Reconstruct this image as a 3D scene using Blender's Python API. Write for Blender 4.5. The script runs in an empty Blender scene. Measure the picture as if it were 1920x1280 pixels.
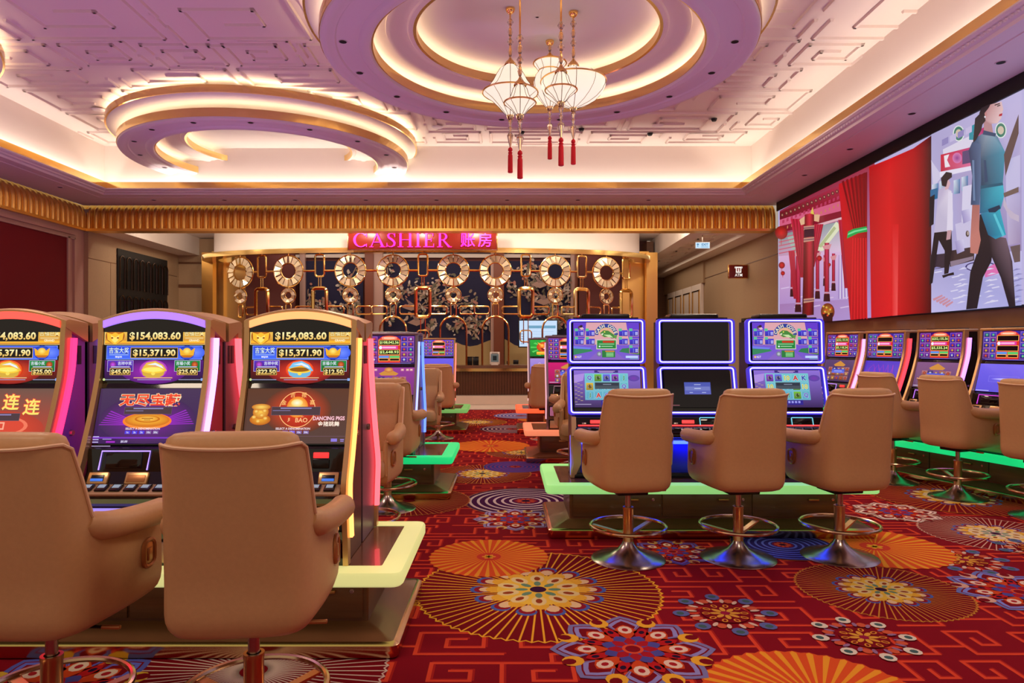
import bpy, math, random
from math import sin, cos, pi, radians as R
from mathutils import Vector, Matrix
SC = bpy.context.scene
COL = SC.collection
# ---------------------------------------------------------------- camera
cd = bpy.data.cameras.new('camera'); cam = bpy.data.objects.new('camera', cd); COL.objects.link(cam)
cd.sensor_width = 36.0; cd.lens = 24.0; cd.shift_x = 0.0047; cd.shift_y = 0.0042
cd.clip_start = 0.05; cd.clip_end = 200
EYE = 1.5
cam.location = (0, 0, EYE); cam.rotation_euler = (pi/2, 0, 0)
SC.camera = cam
# ---------------------------------------------------------------- world, exposure
SC.view_settings.view_transform = 'Standard'; SC.view_settings.look = 'None'
SC.view_settings.gamma = 1.0; SC.view_settings.use_curve_mapping = False
SC.view_settings.exposure = 0.0
W = bpy.data.worlds.new('world'); SC.world = W; W.use_nodes = True
W.node_tree.nodes['Background'].inputs[0].default_value = (1.0, 0.80, 0.62, 1)
W.node_tree.nodes['Background'].inputs[1].default_value = 0.45
SC.cycles.max_bounces = 8; SC.cycles.diffuse_bounces = 4; SC.cycles.glossy_bounces = 4
SC.cycles.sample_clamp_indirect = 6.0
SC.cycles.caustics_reflective = False; SC.cycles.caustics_refractive = False
# ---------------------------------------------------------------- lamps of the hall and added lights
def area(name, loc, rot, sx, sy, power, col):
    l = bpy.data.lights.new(name, 'AREA'); l.shape = 'RECTANGLE'; l.size = sx; l.size_y = sy
    l.energy = power; l.color = col
    o = bpy.data.objects.new(name, l); COL.objects.link(o); o.location = loc; o.rotation_euler = rot
    return o
WARM = (1.0, 0.93, 0.84); VIOLET = (0.60, 0.36, 0.92)
UP = (pi, 0, 0)
# cove strips in the trough round the high ceiling, shining up
area('cove_lamp_back', (-1.8, 15.0, 4.93), UP, 13.6, 0.06, 75, WARM)
area('cove_lamp_right', (5.26, 6.5, 4.93), UP, 0.06, 17.0, 85, WARM)
area('cove_lamp_left', (-8.8, 6.5, 4.93), UP, 0.06, 17.0, 80, WARM)
# downlight fields of the ceiling
for n_, (x_, y_) in enumerate([(-3.6, 1.0), (2.2, 1.2), (-4.5, 6.0), (2.5, 6.5), (3.6, 11.0), (-2.2, 11.8)]):
    area('ceiling_downlight_field', (x_, y_, 5.2), (0, 0, 0), 1.2, 1.2, 66, (1.0, 0.80, 0.60))
# violet uplights added over the banks and behind the camera to tint the ceiling
for x_, y_, sx_, sy_, p_ in ((-2.4, 3.75, 3.0, .3, 52), (-5.5, 7.2, 6.0, .3, 90), (-5, 11.0, 6, .3, 75), (1.6, 5.9, 2.4, .3, 22), (1.6, 9.2, 2.4, .3, 36), (5.4, 7.2, .3, 4.5, 30), (-3.5, -1.5, 5.0, .5, 80)):
    area('added_violet_uplight', (x_, y_, 1.85), UP, sx_, sy_, p_*.66, VIOLET)
# light pools under the low ceiling at the cashier and in the corridors
area('cashier_recess_lamp', (-2.2, 19.4, 4.66), (0, 0, 0), 10, 1.6, 130, (1, .86, .74))
for x_ in (-8.2, -6.7, -5.2, -3.7, -2.2, -.7, .8, 2.3, 3.8): area('added_ring_light', (x_, 16.5, 4.6), (R(42), 0, 0), .16, .16, 20, (1, .86, .70))  # small lights added to brighten the mirror rings of the hanging screen
area('corridor_lamp', (5.25, 21, 4.3), (0, 0, 0), 0.7, 8, 45, (1, .8, .62))
area('alcove_lamp', (-9.2, 18.4, 4.1), (0, 0, 0), 0.8, 2.5, 9, (1, .75, .55))

def lin(c):
    c = c/255.0
    return c/12.92 if c <= .04045 else ((c+.055)/1.055)**2.4
def C3(c): return tuple(lin(v) for v in c)
# ---------------------------------------------------------------- materials
def mat(name, rgb, rough=.5, metal=0., noise=0., nscale=40., bump=0., coat=0., spec=.5, trans=0., ior=1.45, alpha=1.):
    m = bpy.data.materials.new(name); m.use_nodes = True
    nt = m.node_tree; b = nt.nodes['Principled BSDF']; c = C3(rgb)
    b.inputs['Base Color'].default_value = (*c, 1); b.inputs['Roughness'].default_value = rough
    b.inputs['Metallic'].default_value = metal; b.inputs['Coat Weight'].default_value = coat
    b.inputs['Specular IOR Level'].default_value = spec; b.inputs['IOR'].default_value = ior
    b.inputs['Transmission Weight'].default_value = trans; b.inputs['Alpha'].default_value = alpha
    if noise or bump:
        tc = nt.nodes.new('ShaderNodeTexCoord'); n = nt.nodes.new('ShaderNodeTexNoise')
        n.inputs['Scale'].default_value = nscale; n.inputs['Detail'].default_value = 4
        nt.links.new(tc.outputs['Object'], n.inputs['Vector'])
        if noise:
            mx = nt.nodes.new('ShaderNodeMix'); mx.data_type = 'RGBA'
            mx.inputs[6].default_value = (*[v*(1-noise) for v in c], 1); mx.inputs[7].default_value = (*[min(1, v*(1+noise)) for v in c], 1)
            nt.links.new(n.outputs['Fac'], mx.inputs[0]); nt.links.new(mx.outputs[2], b.inputs['Base Color'])
        if bump:
            bp = nt.nodes.new('ShaderNodeBump'); bp.inputs['Strength'].default_value = bump; bp.inputs['Distance'].default_value = .01
            nt.links.new(n.outputs['Fac'], bp.inputs['Height']); nt.links.new(bp.outputs[0], b.inputs['Normal'])
    return m
def wood(name, a, b_, rough=.35, sx=3., sz=40., coat=.2):
    m = mat(name, a, rough, coat=coat); nt = m.node_tree; b = nt.nodes['Principled BSDF']
    tc = nt.nodes.new('ShaderNodeTexCoord'); mp = nt.nodes.new('ShaderNodeMapping'); mp.inputs['Scale'].default_value = (sx, sx, sz)
    n = nt.nodes.new('ShaderNodeTexNoise'); n.inputs['Scale'].default_value = 1; n.inputs['Detail'].default_value = 6
    mx = nt.nodes.new('ShaderNodeMix'); mx.data_type = 'RGBA'
    mx.inputs[6].default_value = (*C3(a), 1); mx.inputs[7].default_value = (*C3(b_), 1)
    nt.links.new(tc.outputs['Object'], mp.inputs[0]); nt.links.new(mp.outputs[0], n.inputs['Vector'])
    nt.links.new(n.outputs['Fac'], mx.inputs[0]); nt.links.new(mx.outputs[2], b.inputs['Base Color'])
    return m
def emis(name, rgb, s, sample=True, base=None):
    m = mat(name, base or rgb, .4); b = m.node_tree.nodes['Principled BSDF']
    b.inputs['Emission Color'].default_value = (*C3(rgb), 1); b.inputs['Emission Strength'].default_value = s
    if not sample: m.cycles.emission_sampling = 'NONE'
    return m
def attr_mat(name, emit, rough, s=1., spec=.5, bump=0., nscale=250.):
    m = mat(name, (8, 8, 10), rough, spec=spec, bump=bump, nscale=nscale); nt = m.node_tree; b = nt.nodes['Principled BSDF']
    a = nt.nodes.new('ShaderNodeAttribute'); a.attribute_name = 'Col'
    nt.links.new(a.outputs['Color'], b.inputs['Emission Color' if emit else 'Base Color'])
    if emit: b.inputs['Emission Strength'].default_value = s; m.cycles.emission_sampling = 'NONE'
    return m
M = dict(
    leather=mat('tan_leather', (206, 160, 112), .42, noise=.06, nscale=60, bump=.04, spec=.4),
    piping=mat('tan_piping', (240, 200, 160), .4),
    recess=mat('bronze_recess', (190, 130, 80), .35, .6),
    bronze=mat('brushed_bronze', (206, 166, 118), .3, 1.),
    bronze2=mat('polished_bronze', (214, 180, 140), .2, 1.),
    steel=mat('brushed_steel', (186, 174, 164), .24, 1.),
    gold=mat('polished_gold', (252, 205, 124), .16, 1.),
    goldsoft=mat('satin_gold', (240, 188, 106), .3, 1.),
    goldflute=mat('fluted_gold', (255, 208, 112), .36, .9),
    goldmirror=mat('gold_mirror', (255, 220, 142), .14, .85),
    white=mat('plaster_white', (236, 222, 208), .7),
    cream=mat('plaster_cream', (232, 214, 200), .65),
    soffit=mat('soffit_paint', (222, 204, 206), .5),
    beige=mat('beige_wallcovering', (176, 146, 112), .7, noise=.08, nscale=30),
    redfab=mat('red_fabric_panel', (120, 8, 22), .85, noise=.15, nscale=120, bump=.2),
    pinkframe=mat('rose_trim', (190, 150, 135), .4),
    darkwood=wood('walnut_veneer', (88, 54, 36), (130, 86, 58), .3, 3, 40),
    topwood=wood('walnut_top', (96, 62, 44), (130, 90, 66), .22, 3, 30, .5),
    wallwood=wood('wall_veneer', (120, 82, 52), (160, 112, 74), .4, 2, 2),
    reeded=wood('reeded_walnut', (84, 52, 36), (110, 70, 48), .3, 8, 2),
    black=mat('black_plastic', (14, 13, 15), .25),
    blackmatt=mat('black_matt', (12, 10, 10), .6),
    blackgloss=mat('black_gloss', (8, 8, 10), .06, coat=.5),
    darkmetal=mat('dark_bronze_metal', (70, 52, 42), .2, .9),
    goldframe=mat('champagne_frame', (222, 180, 124), .3, .7),
    beigeplastic=mat('beige_plastic', (200, 165, 130), .4, .2),
    cabside=mat('cabinet_side_paint', (120, 90, 110), .35, .3),
    marble=mat('marble', (226, 205, 186), .2, noise=.06, nscale=3),
    glass=mat('crystal', (255, 246, 235), .03, trans=.85, spec=.6),
    tassel=mat('red_tassel', (206, 22, 34), .8, noise=.1, nscale=200),
    maroon=mat('maroon_wall', (92, 38, 32), .6, noise=.1, nscale=60),
    browncol=mat('brown_pilaster', (128, 68, 46), .45),
    shade=emis('lantern_shade', (255, 236, 214), .9, base=(190, 170, 150)),
    strip=emis('cove_strip', (255, 228, 196), 17.),
    striptop=emis('cove_strip_top', (255, 228, 196), 27.),
    lamp=emis('downlight_lens', (255, 235, 210), 1.2, False),
    screen=attr_mat('screen_glass', True, .07, 1.05),
    led=attr_mat('led_wall', True, .5, .82),
    carpet=attr_mat('carpet_wool', False, .95, spec=.15, bump=.25, nscale=500),
    mural=attr_mat('mural_silk', False, .7),
    signred=mat('sign_red', (136, 34, 16), .35),
)
M['led'].cycles.emission_sampling = 'AUTO'
_gl = {}
def glow(rgb, s=1.6):
    k = (rgb, s)
    if k not in _gl: _gl[k] = emis('glow_%d_%d_%d' % rgb, rgb, s)
    return _gl[k]

# ---------------------------------------------------------------- mesh builder
def rrect(w, d, r, n=4, cx=0, cy=0):
    r = max(1e-4, min(r, w/2-1e-4, d/2-1e-4)); P = []
    for qx, qy, a0 in ((1, 1, 0), (-1, 1, 90), (-1, -1, 180), (1, -1, 270)):
        for i in range(n+1):
            a = R(a0+90*i/n); P.append((cx+qx*(w/2-r)+r*cos(a), cy+qy*(d/2-r)+r*sin(a)))
    return P
class MB:
    def __init__(s): s.v = []; s.f = []; s.m = []; s.T = Matrix.Identity(4); s.mi = 0
    def at(s, x=0, y=0, z=0, rz=0, rx=0, ry=0):
        s.T = Matrix.Translation((x, y, z)) @ Matrix.Rotation(rz, 4, 'Z') @ Matrix.Rotation(ry, 4, 'Y') @ Matrix.Rotation(rx, 4, 'X'); return s
    def pts(s, P):
        b = len(s.v); s.v += [tuple(s.T @ Vector(p)) for p in P]; return b
    def face(s, idx): s.f.append(tuple(idx)); s.m.append(s.mi)
    def quad(s, *P):
        b = s.pts(P); s.face(range(b, b+len(P))); return s
    def loft(s, loops, closed=True, cap0=True, cap1=True, ring=False):
        n = len(loops[0]); bs = [s.pts(l) for l in loops]
        K = len(bs)
        for k in range(K if ring else K-1):
            a, b = bs[k], bs[(k+1) % K]
            for i in range(n if closed else n-1):
                j = (i+1) % n; s.face((a+i, a+j, b+j, b+i))
        if cap0 and not ring: s.face([bs[0]+i for i in range(n)][::-1])
        if cap1 and not ring: s.face([bs[-1]+i for i in range(n)])
        return s
    def box(s, x0, x1, y0, y1, z0, z1, b=0., r=None, n=3):
        w, d = x1-x0, y1-y0; cx, cy = (x0+x1)/2, (y0+y1)/2
        if r is None and b <= 0:
            P = [(x0, y0), (x1, y0), (x1, y1), (x0, y1)]
            return s.loft([[(x, y, z0) for x, y in P], [(x, y, z1) for x, y in P]])
        r = b if r is None else r
        L = []
        if b > 0:
            for ins, z in ((b, z0), (b*.3, z0+b*.3), (0, z0+b), (0, z1-b), (b*.3, z1-b*.3), (b, z1)):
                L.append([(x, y, z) for x, y in rrect(w-2*ins, d-2*ins, max(r-ins, .001), n, cx, cy)])
        else: L = [[(x, y, z) for x, y in rrect(w, d, r, n, cx, cy)] for z in (z0, z1)]
        return s.loft(L)
    def lathe(s, prof, n=24, a0=0., a1=2*pi, cx=0, cy=0, cap=False, fn=None):
        full = abs(a1-a0-2*pi) < 1e-6; N = n if full else n+1
        L = []
        for r, z in prof:
            l = []
            for i in range(N):
                a = a0+(a1-a0)*i/n; p = (cx+r*cos(a), cy+r*sin(a), z); l.append(fn(p) if fn else p)
            L.append(l)
        s.loft(L, full, cap, cap); return s
    def tube(s, path, r, n=8, closed=False, cap=True):
        P = [Vector(p) for p in path]; L = []; K = len(P); up = None
        for i, p in enumerate(P):
            t = (P[(i+1) % K]-P[i-1]) if closed else (P[min(i+1, K-1)]-P[max(i-1, 0)])
            t.normalize()
            if up is None:
                up = Vector((0, 0, 1)) if abs(t.z) < .9 else Vector((1, 0, 0))
            a = t.cross(up).normalized(); b = a.cross(t).normalized(); up = b
            rr = r[i] if isinstance(r, (list, tuple)) else r
            ra, rb = rr if isinstance(rr, tuple) else (rr, rr)
            L.append([p+a*ra*cos(2*pi*k/n)+b*rb*sin(2*pi*k/n) for k in range(n)])
        s.loft(L, True, cap, cap, ring=closed); return s
    def ring(s, R_, r, z=0, n=32, m=8, cx=0, cy=0):
        return s.tube([(cx+R_*cos(2*pi*i/n), cy+R_*sin(2*pi*i/n), z) for i in range(n)], r, m, True)
    def prism_x(s, prof, x0, x1):
        # (y,z) outline extruded along x
        return s.loft([[(x0, y, z) for y, z in prof], [(x1, y, z) for y, z in prof]])
    def ribbon_x(s, front, t, x0, x1, off=0.):
        # strip following a front contour (y,z), t thick to the back
        L = []
        for y, z in front: L.append([(x0, y+off, z), (x1, y+off, z), (x1, y+off+t, z), (x0, y+off+t, z)])
        return s.loft(L)
    def build(s, name, mats, parent=None, loc=None, rz=0, smooth=True, ang=40):
        me = bpy.data.meshes.new(name); me.from_pydata(s.v, [], s.f)
        if not isinstance(mats, (list, tuple)): mats = [mats]
        for m in mats: me.materials.append(m)
        if len(mats) > 1: me.polygons.foreach_set('material_index', s.m)
        import bmesh
        bm = bmesh.new(); bm.from_mesh(me)
        bmesh.ops.recalc_face_normals(bm, faces=bm.faces[:])
        bm.to_mesh(me); bm.free()
        if smooth:
            me.polygons.foreach_set('use_smooth', [True]*len(me.polygons)); me.set_sharp_from_angle(angle=R(ang))
        me.update()
        o = bpy.data.objects.new(name, me); COL.objects.link(o)
        if parent: o.parent = parent
        if loc: o.location = loc
        o.rotation_euler[2] = rz
        return o
def tag(o, label=None, cat=None, group=None, kind=None):
    if label: o['label'] = label
    if cat: o['category'] = cat
    if group: o['group'] = group
    if kind: o['kind'] = kind
    return o
def empty(name, loc=(0, 0, 0), rz=0, label=None, cat=None, group=None):
    o = bpy.data.objects.new(name, None); COL.objects.link(o); o.location = loc; o.rotation_euler = (0, 0, rz); o.empty_display_size = .1
    return tag(o, label, cat, group)
def dup(root, loc, rz=0, label=None, group=None):
    r = root.copy(); COL.objects.link(r); r.location = loc; r.rotation_euler = (0, 0, rz)
    if label: r['label'] = label
    if group: r['group'] = group
    for ch in list(root.children):
        c = ch.copy(); COL.objects.link(c); c.parent = r
        for g in list(ch.children):
            d = g.copy(); COL.objects.link(d); d.parent = c
    return r
def st(o, label=None): return tag(o, label, kind='structure')
def rename(o, n): o.name = n; return o

# ---------------------------------------------------------------- flat art: coloured shapes on a surface
_tc = {}
def glyph(txt, bold=0.):
    k = (txt, bold)
    if k not in _tc:
        cu = bpy.data.curves.new('lettering', 'FONT'); cu.body = txt; cu.offset = bold; cu.resolution_u = 2
        o = bpy.data.objects.new('lettering', cu); COL.objects.link(o)
        me = bpy.data.meshes.new_from_object(o.evaluated_get(bpy.context.evaluated_depsgraph_get()))
        V = [(v.co.x, v.co.y) for v in me.vertices]; F = [tuple(p.vertices) for p in me.polygons]
        bpy.data.objects.remove(o); bpy.data.curves.remove(cu); bpy.data.meshes.remove(me)
        x0 = min(v[0] for v in V); x1 = max(v[0] for v in V); y0 = min(v[1] for v in V); y1 = max(v[1] for v in V)
        _tc[k] = ([(a-x0, b-y0) for a, b in V], F, x1-x0, y1-y0)
    return _tc[k]
def shade_(c, f): return tuple(max(0, min(255, v*f)) for v in c)
class Art:
    """Shapes in (u, v) drawn one over another on the plane O + u*U + v*V, lifted along N by thin layers."""
    def __init__(s, O, U, V, N, step=.00012, conv=None):
        s.O, s.U, s.V, s.N = Vector(O), Vector(U), Vector(V), Vector(N); s.step = step; s.l = 0
        s.vs = []; s.fs = []; s.cs = []; s.conv = conv
    def add(s, P, F, col, layer=None):
        if layer is None: s.l += 1; layer = s.l
        b = len(s.vs)
        for p in P:
            q = s.conv(*p) if s.conv else p
            s.vs.append(s.O+s.U*q[0]+s.V*q[1]+s.N*(layer*s.step))
        for f in F: s.fs.append(tuple(b+i for i in f))
        if isinstance(col, tuple): s.cs += [C3(col)]*len(P)
        else: s.cs += [C3(c) for c in col]
    def poly(s, P, c, layer=None): s.add(P, [range(len(P))], c, layer)
    def rect(s, x0, y0, x1, y1, c, c2=None, layer=None):
        s.add([(x0, y0), (x1, y0), (x1, y1), (x0, y1)], [(0, 1, 2, 3)], c if c2 is None else [c, c, c2, c2], layer)
    def frame(s, x0, y0, x1, y1, t, c):
        P = [(x0, y0), (x1, y0), (x1, y1), (x0, y1), (x0+t, y0+t), (x1-t, y0+t), (x1-t, y1-t), (x0+t, y1-t)]
        s.add(P, [(0, 1, 5, 4), (1, 2, 6, 5), (2, 3, 7, 6), (3, 0, 4, 7)], c)
    def ell(s, cx, cy, rx, ry=None, c=(255, 255, 255), c2=None, n=24, layer=None, rot=0.):
        ry = rx if ry is None else ry
        P = [(cx, cy)]
        for i in range(n):
            a = 2*pi*i/n; x, y = rx*cos(a), ry*sin(a); P.append((cx+x*cos(rot)-y*sin(rot), cy+x*sin(rot)+y*cos(rot)))
        s.add(P, [(0, i+1, (i+1) % n+1) for i in range(n)], c if c2 is None else [c]+[c2]*n, layer)
    def annul(s, cx, cy, r0, r1, c, n=48, layer=None, a0=0., a1=2*pi):
        P = []
        for i in range(n+1):
            a = a0+(a1-a0)*i/n; P += [(cx+r0*cos(a), cy+r0*sin(a)), (cx+r1*cos(a), cy+r1*sin(a))]
        s.add(P, [(2*i, 2*i+1, 2*i+3, 2*i+2) for i in range(n)], c, layer)
    def line(s, P, w, c, layer=None):
        V, F = [], []
        for i in range(len(P)):
            x, y = P[i]; a = P[max(i-1, 0)]; b = P[min(i+1, len(P)-1)]
            dx, dy = b[0]-a[0], b[1]-a[1]; d = math.hypot(dx, dy) or 1
            V += [(x-dy/d*w/2, y+dx/d*w/2), (x+dy/d*w/2, y-dx/d*w/2)]
        s.add(V, [(2*i, 2*i+1, 2*i+3, 2*i+2) for i in range(len(P)-1)], c, layer)
    def text(s, t, cx, cy, h, c, w=None, bold=.01, c2=None, out=None, sgn=1, layer=None):
        V, F, gw, gh = glyph(t, bold); k = h/gh; kx = k if w is None else w/gw
        if out is not None:
            V2, F2, gw2, gh2 = glyph(t, bold+.035)
            kk, kkx = k, kx
            s.add([(cx+(x-gw2/2)*kkx, cy+sgn*(y-gh2/2)*kk) for x, y in V2], F2, out, layer)
        P = [(cx+(x-gw/2)*kx, cy+sgn*(y-gh/2)*k) for x, y in V]
        col = c if c2 is None else [tuple(c2[i]+(c[i]-c2[i])*(y/gh) for i in range(3)) for x, y in V]
        s.add(P, F, col, layer)
    def build(s, name, m, parent=None, base=None):
        me = bpy.data.meshes.new(name); me.from_pydata([tuple(v) for v in s.vs], [], s.fs); me.materials.append(m)
        at = me.color_attributes.new('Col', 'FLOAT_COLOR', 'POINT')
        at.data.foreach_set('color', [x for c in s.cs for x in (*c, 1.)])
        # turn every face towards N
        import bmesh
        bm = bmesh.new(); bm.from_mesh(me)
        fl = [f for f in bm.faces if f.normal.dot(s.N) < 0]
        if fl: bmesh.ops.reverse_faces(bm, faces=fl)
        bm.to_mesh(me); bm.free(); me.update()
        o = bpy.data.objects.new(name, me); COL.objects.link(o)
        if parent: o.parent = parent
        return o
# ================================================================ the room
XL, XR, YB, YF = -9.9, 6.3, 16.0, -4.0        # walls, back line of the gold band, open front edge
ZC, ZLOW, ZSOF = 5.92, 4.2, 4.80
def inset_path(k):      # left - back - right run round the hall, k further out
    return [(XL+1.2-k, YF), (XL+1.2-k, 14.8+k), (XR-1.22+k, 14.8+k), (XR-1.22+k, YF)]
def sweep(mb, prof, mats_idx=None):
    # prof: (outward offset, z) run round the three sides with mitred corners
    for i in range(len(prof)-1):
        (o0, z0), (o1, z1) = prof[i], prof[i+1]
        mb.mi = mats_idx[i] if mats_idx else 0
        A, B = inset_path(o0), inset_path(o1)
        for k in range(3):
            mb.quad((*A[k], z0), (*A[k+1], z0), (*B[k+1], z1), (*B[k], z1))
# ---- carpet floor
RED, RED2 = (132, 5, 27), (128, 5, 24)
fl = Art((0, 0, 0), (1, 0, 0), (0, 1, 0), (0, 0, 1), .00008)
fl.rect(XL, YF, XR, 16.0, RED, layer=0)
OR, OR2 = (222, 72, 44), (170, 30, 28)
rg = random.Random(5)
def key(P, lay, w=.02):
    V, F = [], []; h = w/2
    for n_, ((x0, y0), (x1, y1)) in enumerate(zip(P, P[1:])):
        b = len(V); sx, sy = (x1 > x0)-(x1 < x0), (y1 > y0)-(y1 < y0); e = -h if n_ == 0 else h
        x0 += sx*e; y0 += sy*e; x1 += sx*h; y1 += sy*h
        if sx: V += [(x0, y0-h), (x1, y0-h), (x1, y0+h), (x0, y0+h)]
        else: V += [(x0-h, y0), (x0-h, y1), (x0+h, y1), (x0+h, y0)]
        F.append((b, b+1, b+2, b+3))
    fl.add(V, F, OR, layer=8+lay)
    fl.add([(x+.011, y+.012) for x, y in V], F, OR2, layer=lay)
U_ = .085
for j in range(int((16.0-2.2)/(U_*4))):
    for i in range(int((XR-XL-.5)/(U_*5))):
        x0, y0 = XL+.1+i*U_*5, 2.3+j*U_*4
        if x0 < -6.2 and y0 < 9 or abs(x0)/max(y0, .1) > .86: continue
        if (i+j) % 2: T = lambda a, b: (x0+a*U_, y0+b*U_)
        else: T = lambda a, b: (x0+(5-a)*U_, y0+b*U_)
        k = rg.random()
        if k < .55:
            key([T(0, 0), T(0, 2.9), T(3.9, 2.9), T(3.9, .9), T(1.7, .9), T(1.7, 2), T(2.8, 2)], 1+i % 2+j % 2*2)
            key([T(0, 0), T(5, 0)] if rg.random() < .6 else [T(0, 0), T(2.2, 0), T(2.2, -.9)], 5+i % 2+j % 2*2)
        else:
            key([T(0, 1), T(2.2, 1), T(2.2, 3.1), T(4.3, 3.1), T(4.3, 1.2), T(3.3, 1.2), T(3.3, 2.1)], 1+i % 2+j % 2*2)
            key([T(0, 1), T(0, 0), T(3.4, 0), T(3.4, -.8)] if rg.random() < .5 else [T(2.2, 1), T(2.2, 0), T(5, 0)], 5+i % 2+j % 2*2)
YEL, CRE, BLU, PUR, DRD = (244, 180, 48), (236, 206, 156), (80, 104, 182), (74, 22, 84), (122, 5, 22)
_lv = [0]
def layer(k): return 18+(_lv[0] % 5)*14+k
def rays(cx, cy, r0, r1, n, w, c, lay, ph=0.):
    V, F = [], []
    for i in range(n):
        a = 2*pi*i/n+ph; b = len(V); ca, sa = cos(a), sin(a)
        V += [(cx+r0*ca-w/2*sa, cy+r0*sa+w/2*ca), (cx+r0*ca+w/2*sa, cy+r0*sa-w/2*ca), (cx+r1*ca+w/2*sa, cy+r1*sa-w/2*ca), (cx+r1*ca-w/2*sa, cy+r1*sa+w/2*ca)]
        F.append((b, b+1, b+2, b+3))
    fl.add(V, F, c, lay)
def petals(cx, cy, d, rx, ry, n, c, lay, ph=0., ns=10):
    V, F = [], []
    for i in range(n):
        a = 2*pi*i/n+ph; b = len(V); V.append((cx+d*cos(a), cy+d*sin(a)))
        for k in range(ns):
            t = 2*pi*k/ns; u, v = d+rx*cos(t), ry*sin(t); V.append((cx+u*cos(a)-v*sin(a), cy+u*sin(a)+v*cos(a)))
        F += [(b, b+1+k, b+1+(k+1) % ns) for k in range(ns)]
    fl.add(V, F, c, lay)
def fan_lines(cx, cy, r, c=YEL, core='gold', n=72, base=DRD):
    L = layer
    V = [(cx, cy)]; m = n
    for i in range(2*m):
        a = pi*i/m; q = r*(1. if i % 2 == 0 else .972); V.append((cx+q*cos(a), cy+q*sin(a)))
    fl.add(V, [(0, i+1, (i+1) % (2*m)+1) for i in range(2*m)], c, L(0))
    V2 = [(cx+(x-cx)*.985, cy+(y-cy)*.985) for x, y in V]
    fl.add(V2, [(0, i+1, (i+1) % (2*m)+1) for i in range(2*m)], base, L(1))
    rays(cx, cy, r*.1, r*.985, n, r*.0145, c, L(2))
    if core:
        k = r/.75
        petals(cx, cy, .36*k, .055*k, .062*k, 14, BLU, L(3)); petals(cx, cy, .345*k, .045*k, .05*k, 14, (150, 24, 40), L(4))
        petals(cx, cy, .31*k, .05*k, .04*k, 14, CRE, L(5)); petals(cx, cy, .25*k, .07*k, .055*k, 12, (240, 186, 60), L(6))
        g = (246, 206, 72) if core == 'gold' else (224, 196, 176)
        fl.ell(cx, cy, .25*k, c=g, layer=L(7), n=32); petals(cx, cy, .19*k, .07*k, .045*k, 10, (238, 218, 150), L(8), .3)
        petals(cx, cy, .19*k, .035*k, .02*k, 10, (156, 66, 24), L(9), .3)
        petals(cx, cy, .1*k, .04*k, .022*k, 8, (110, 150, 120), L(9)); fl.ell(cx, cy, .05*k, c=(60, 16, 60), layer=L(10))
    _lv[0] += 1
def fan_orange(cx, cy, r, n=36):
    L = layer; c = (222, 84, 36)
    V = [(cx, cy)]
    for i in range(2*n):
        a = pi*i/n; q = r*(1. if i % 2 == 0 else .965); V.append((cx+q*cos(a), cy+q*sin(a)))
    fl.add(V, [(0, i+1, (i+1) % (2*n)+1) for i in range(2*n)], c, L(0))
    W_, F = [], []
    for i in range(n):
        a = 2*pi*i/n; b = len(W_); h = pi/n*.42
        W_ += [(cx+r*.1*cos(a), cy+r*.1*sin(a)), (cx+r*.96*cos(a-h), cy+r*.96*sin(a-h)), (cx+r*.99*cos(a), cy+r*.99*sin(a)), (cx+r*.96*cos(a+h), cy+r*.96*sin(a+h))]
        F.append((b, b+1, b+2, b+3))
    fl.add(W_, F, (238, 160, 44), L(1))
    fl.ell(cx, cy, r*.2, c=(206, 62, 44), layer=L(2)); petals(cx, cy, r*.06, r*.06, r*.035, 6, (236, 170, 50), L(3))
    _lv[0] += 1
def darts(cx, cy, r0, r1, hw, n, c, lay, ph=0., tip=.5):
    V, F = [], []
    for i in range(n):
        a = 2*pi*i/n+ph; b = len(V)
        for d, w in ((r0, 0), (r0+(r1-r0)*tip, -hw), (r1-(r1-r0)*.12, -hw*.45), (r1, 0), (r1-(r1-r0)*.12, hw*.45), (r0+(r1-r0)*tip, hw)):
            V.append((cx+d*cos(a)-w*sin(a), cy+d*sin(a)+w*cos(a)))
        F.append(tuple(range(b, b+6)))
    fl.add(V, F, c, lay)
def flower(cx, cy, r, p=(126, 122, 178), q=(236, 176, 52), s=(230, 206, 186), n=8):
    L = layer; k = r/.38
    for j, (d, w, c) in enumerate(((.39, .105, p), (.362, .085, DRD), (.352, .078, shade_(p, 1.15)), (.325, .06, DRD))):
        darts(cx, cy, .12*k, d*k, w*k, n, c, L(j), 0, .66)
    petals(cx, cy, .315*k, .052*k, .05*k, n, q, L(4), pi/n); petals(cx, cy, .335*k, .034*k, .028*k, n, DRD, L(5), pi/n)
    darts(cx, cy, .1*k, .275*k, .062*k, n, (206, 72, 30), L(6), 0, .6); petals(cx, cy, .215*k, .045*k, .036*k, n, s, L(7)); petals(cx, cy, .215*k, .02*k, .016*k, n, (170, 30, 40), L(8))
    darts(cx, cy, .11*k, .25*k, .04*k, n, (186, 24, 30), L(6), pi/n, .6); petals(cx, cy, .2*k, .02*k, .014*k, n, (40, 14, 50), L(7), pi/n)
    darts(cx, cy, .03*k, .15*k, .05*k, n, (80, 76, 156), L(9), pi/n, .5); darts(cx, cy, .03*k, .12*k, .03*k, n, (170, 24, 40), L(10), 0, .5); fl.ell(cx, cy, .05*k, c=(216, 80, 50), layer=L(11)); fl.ell(cx, cy, .035*k, c=RED, layer=L(12))
    _lv[0] += 1
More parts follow.
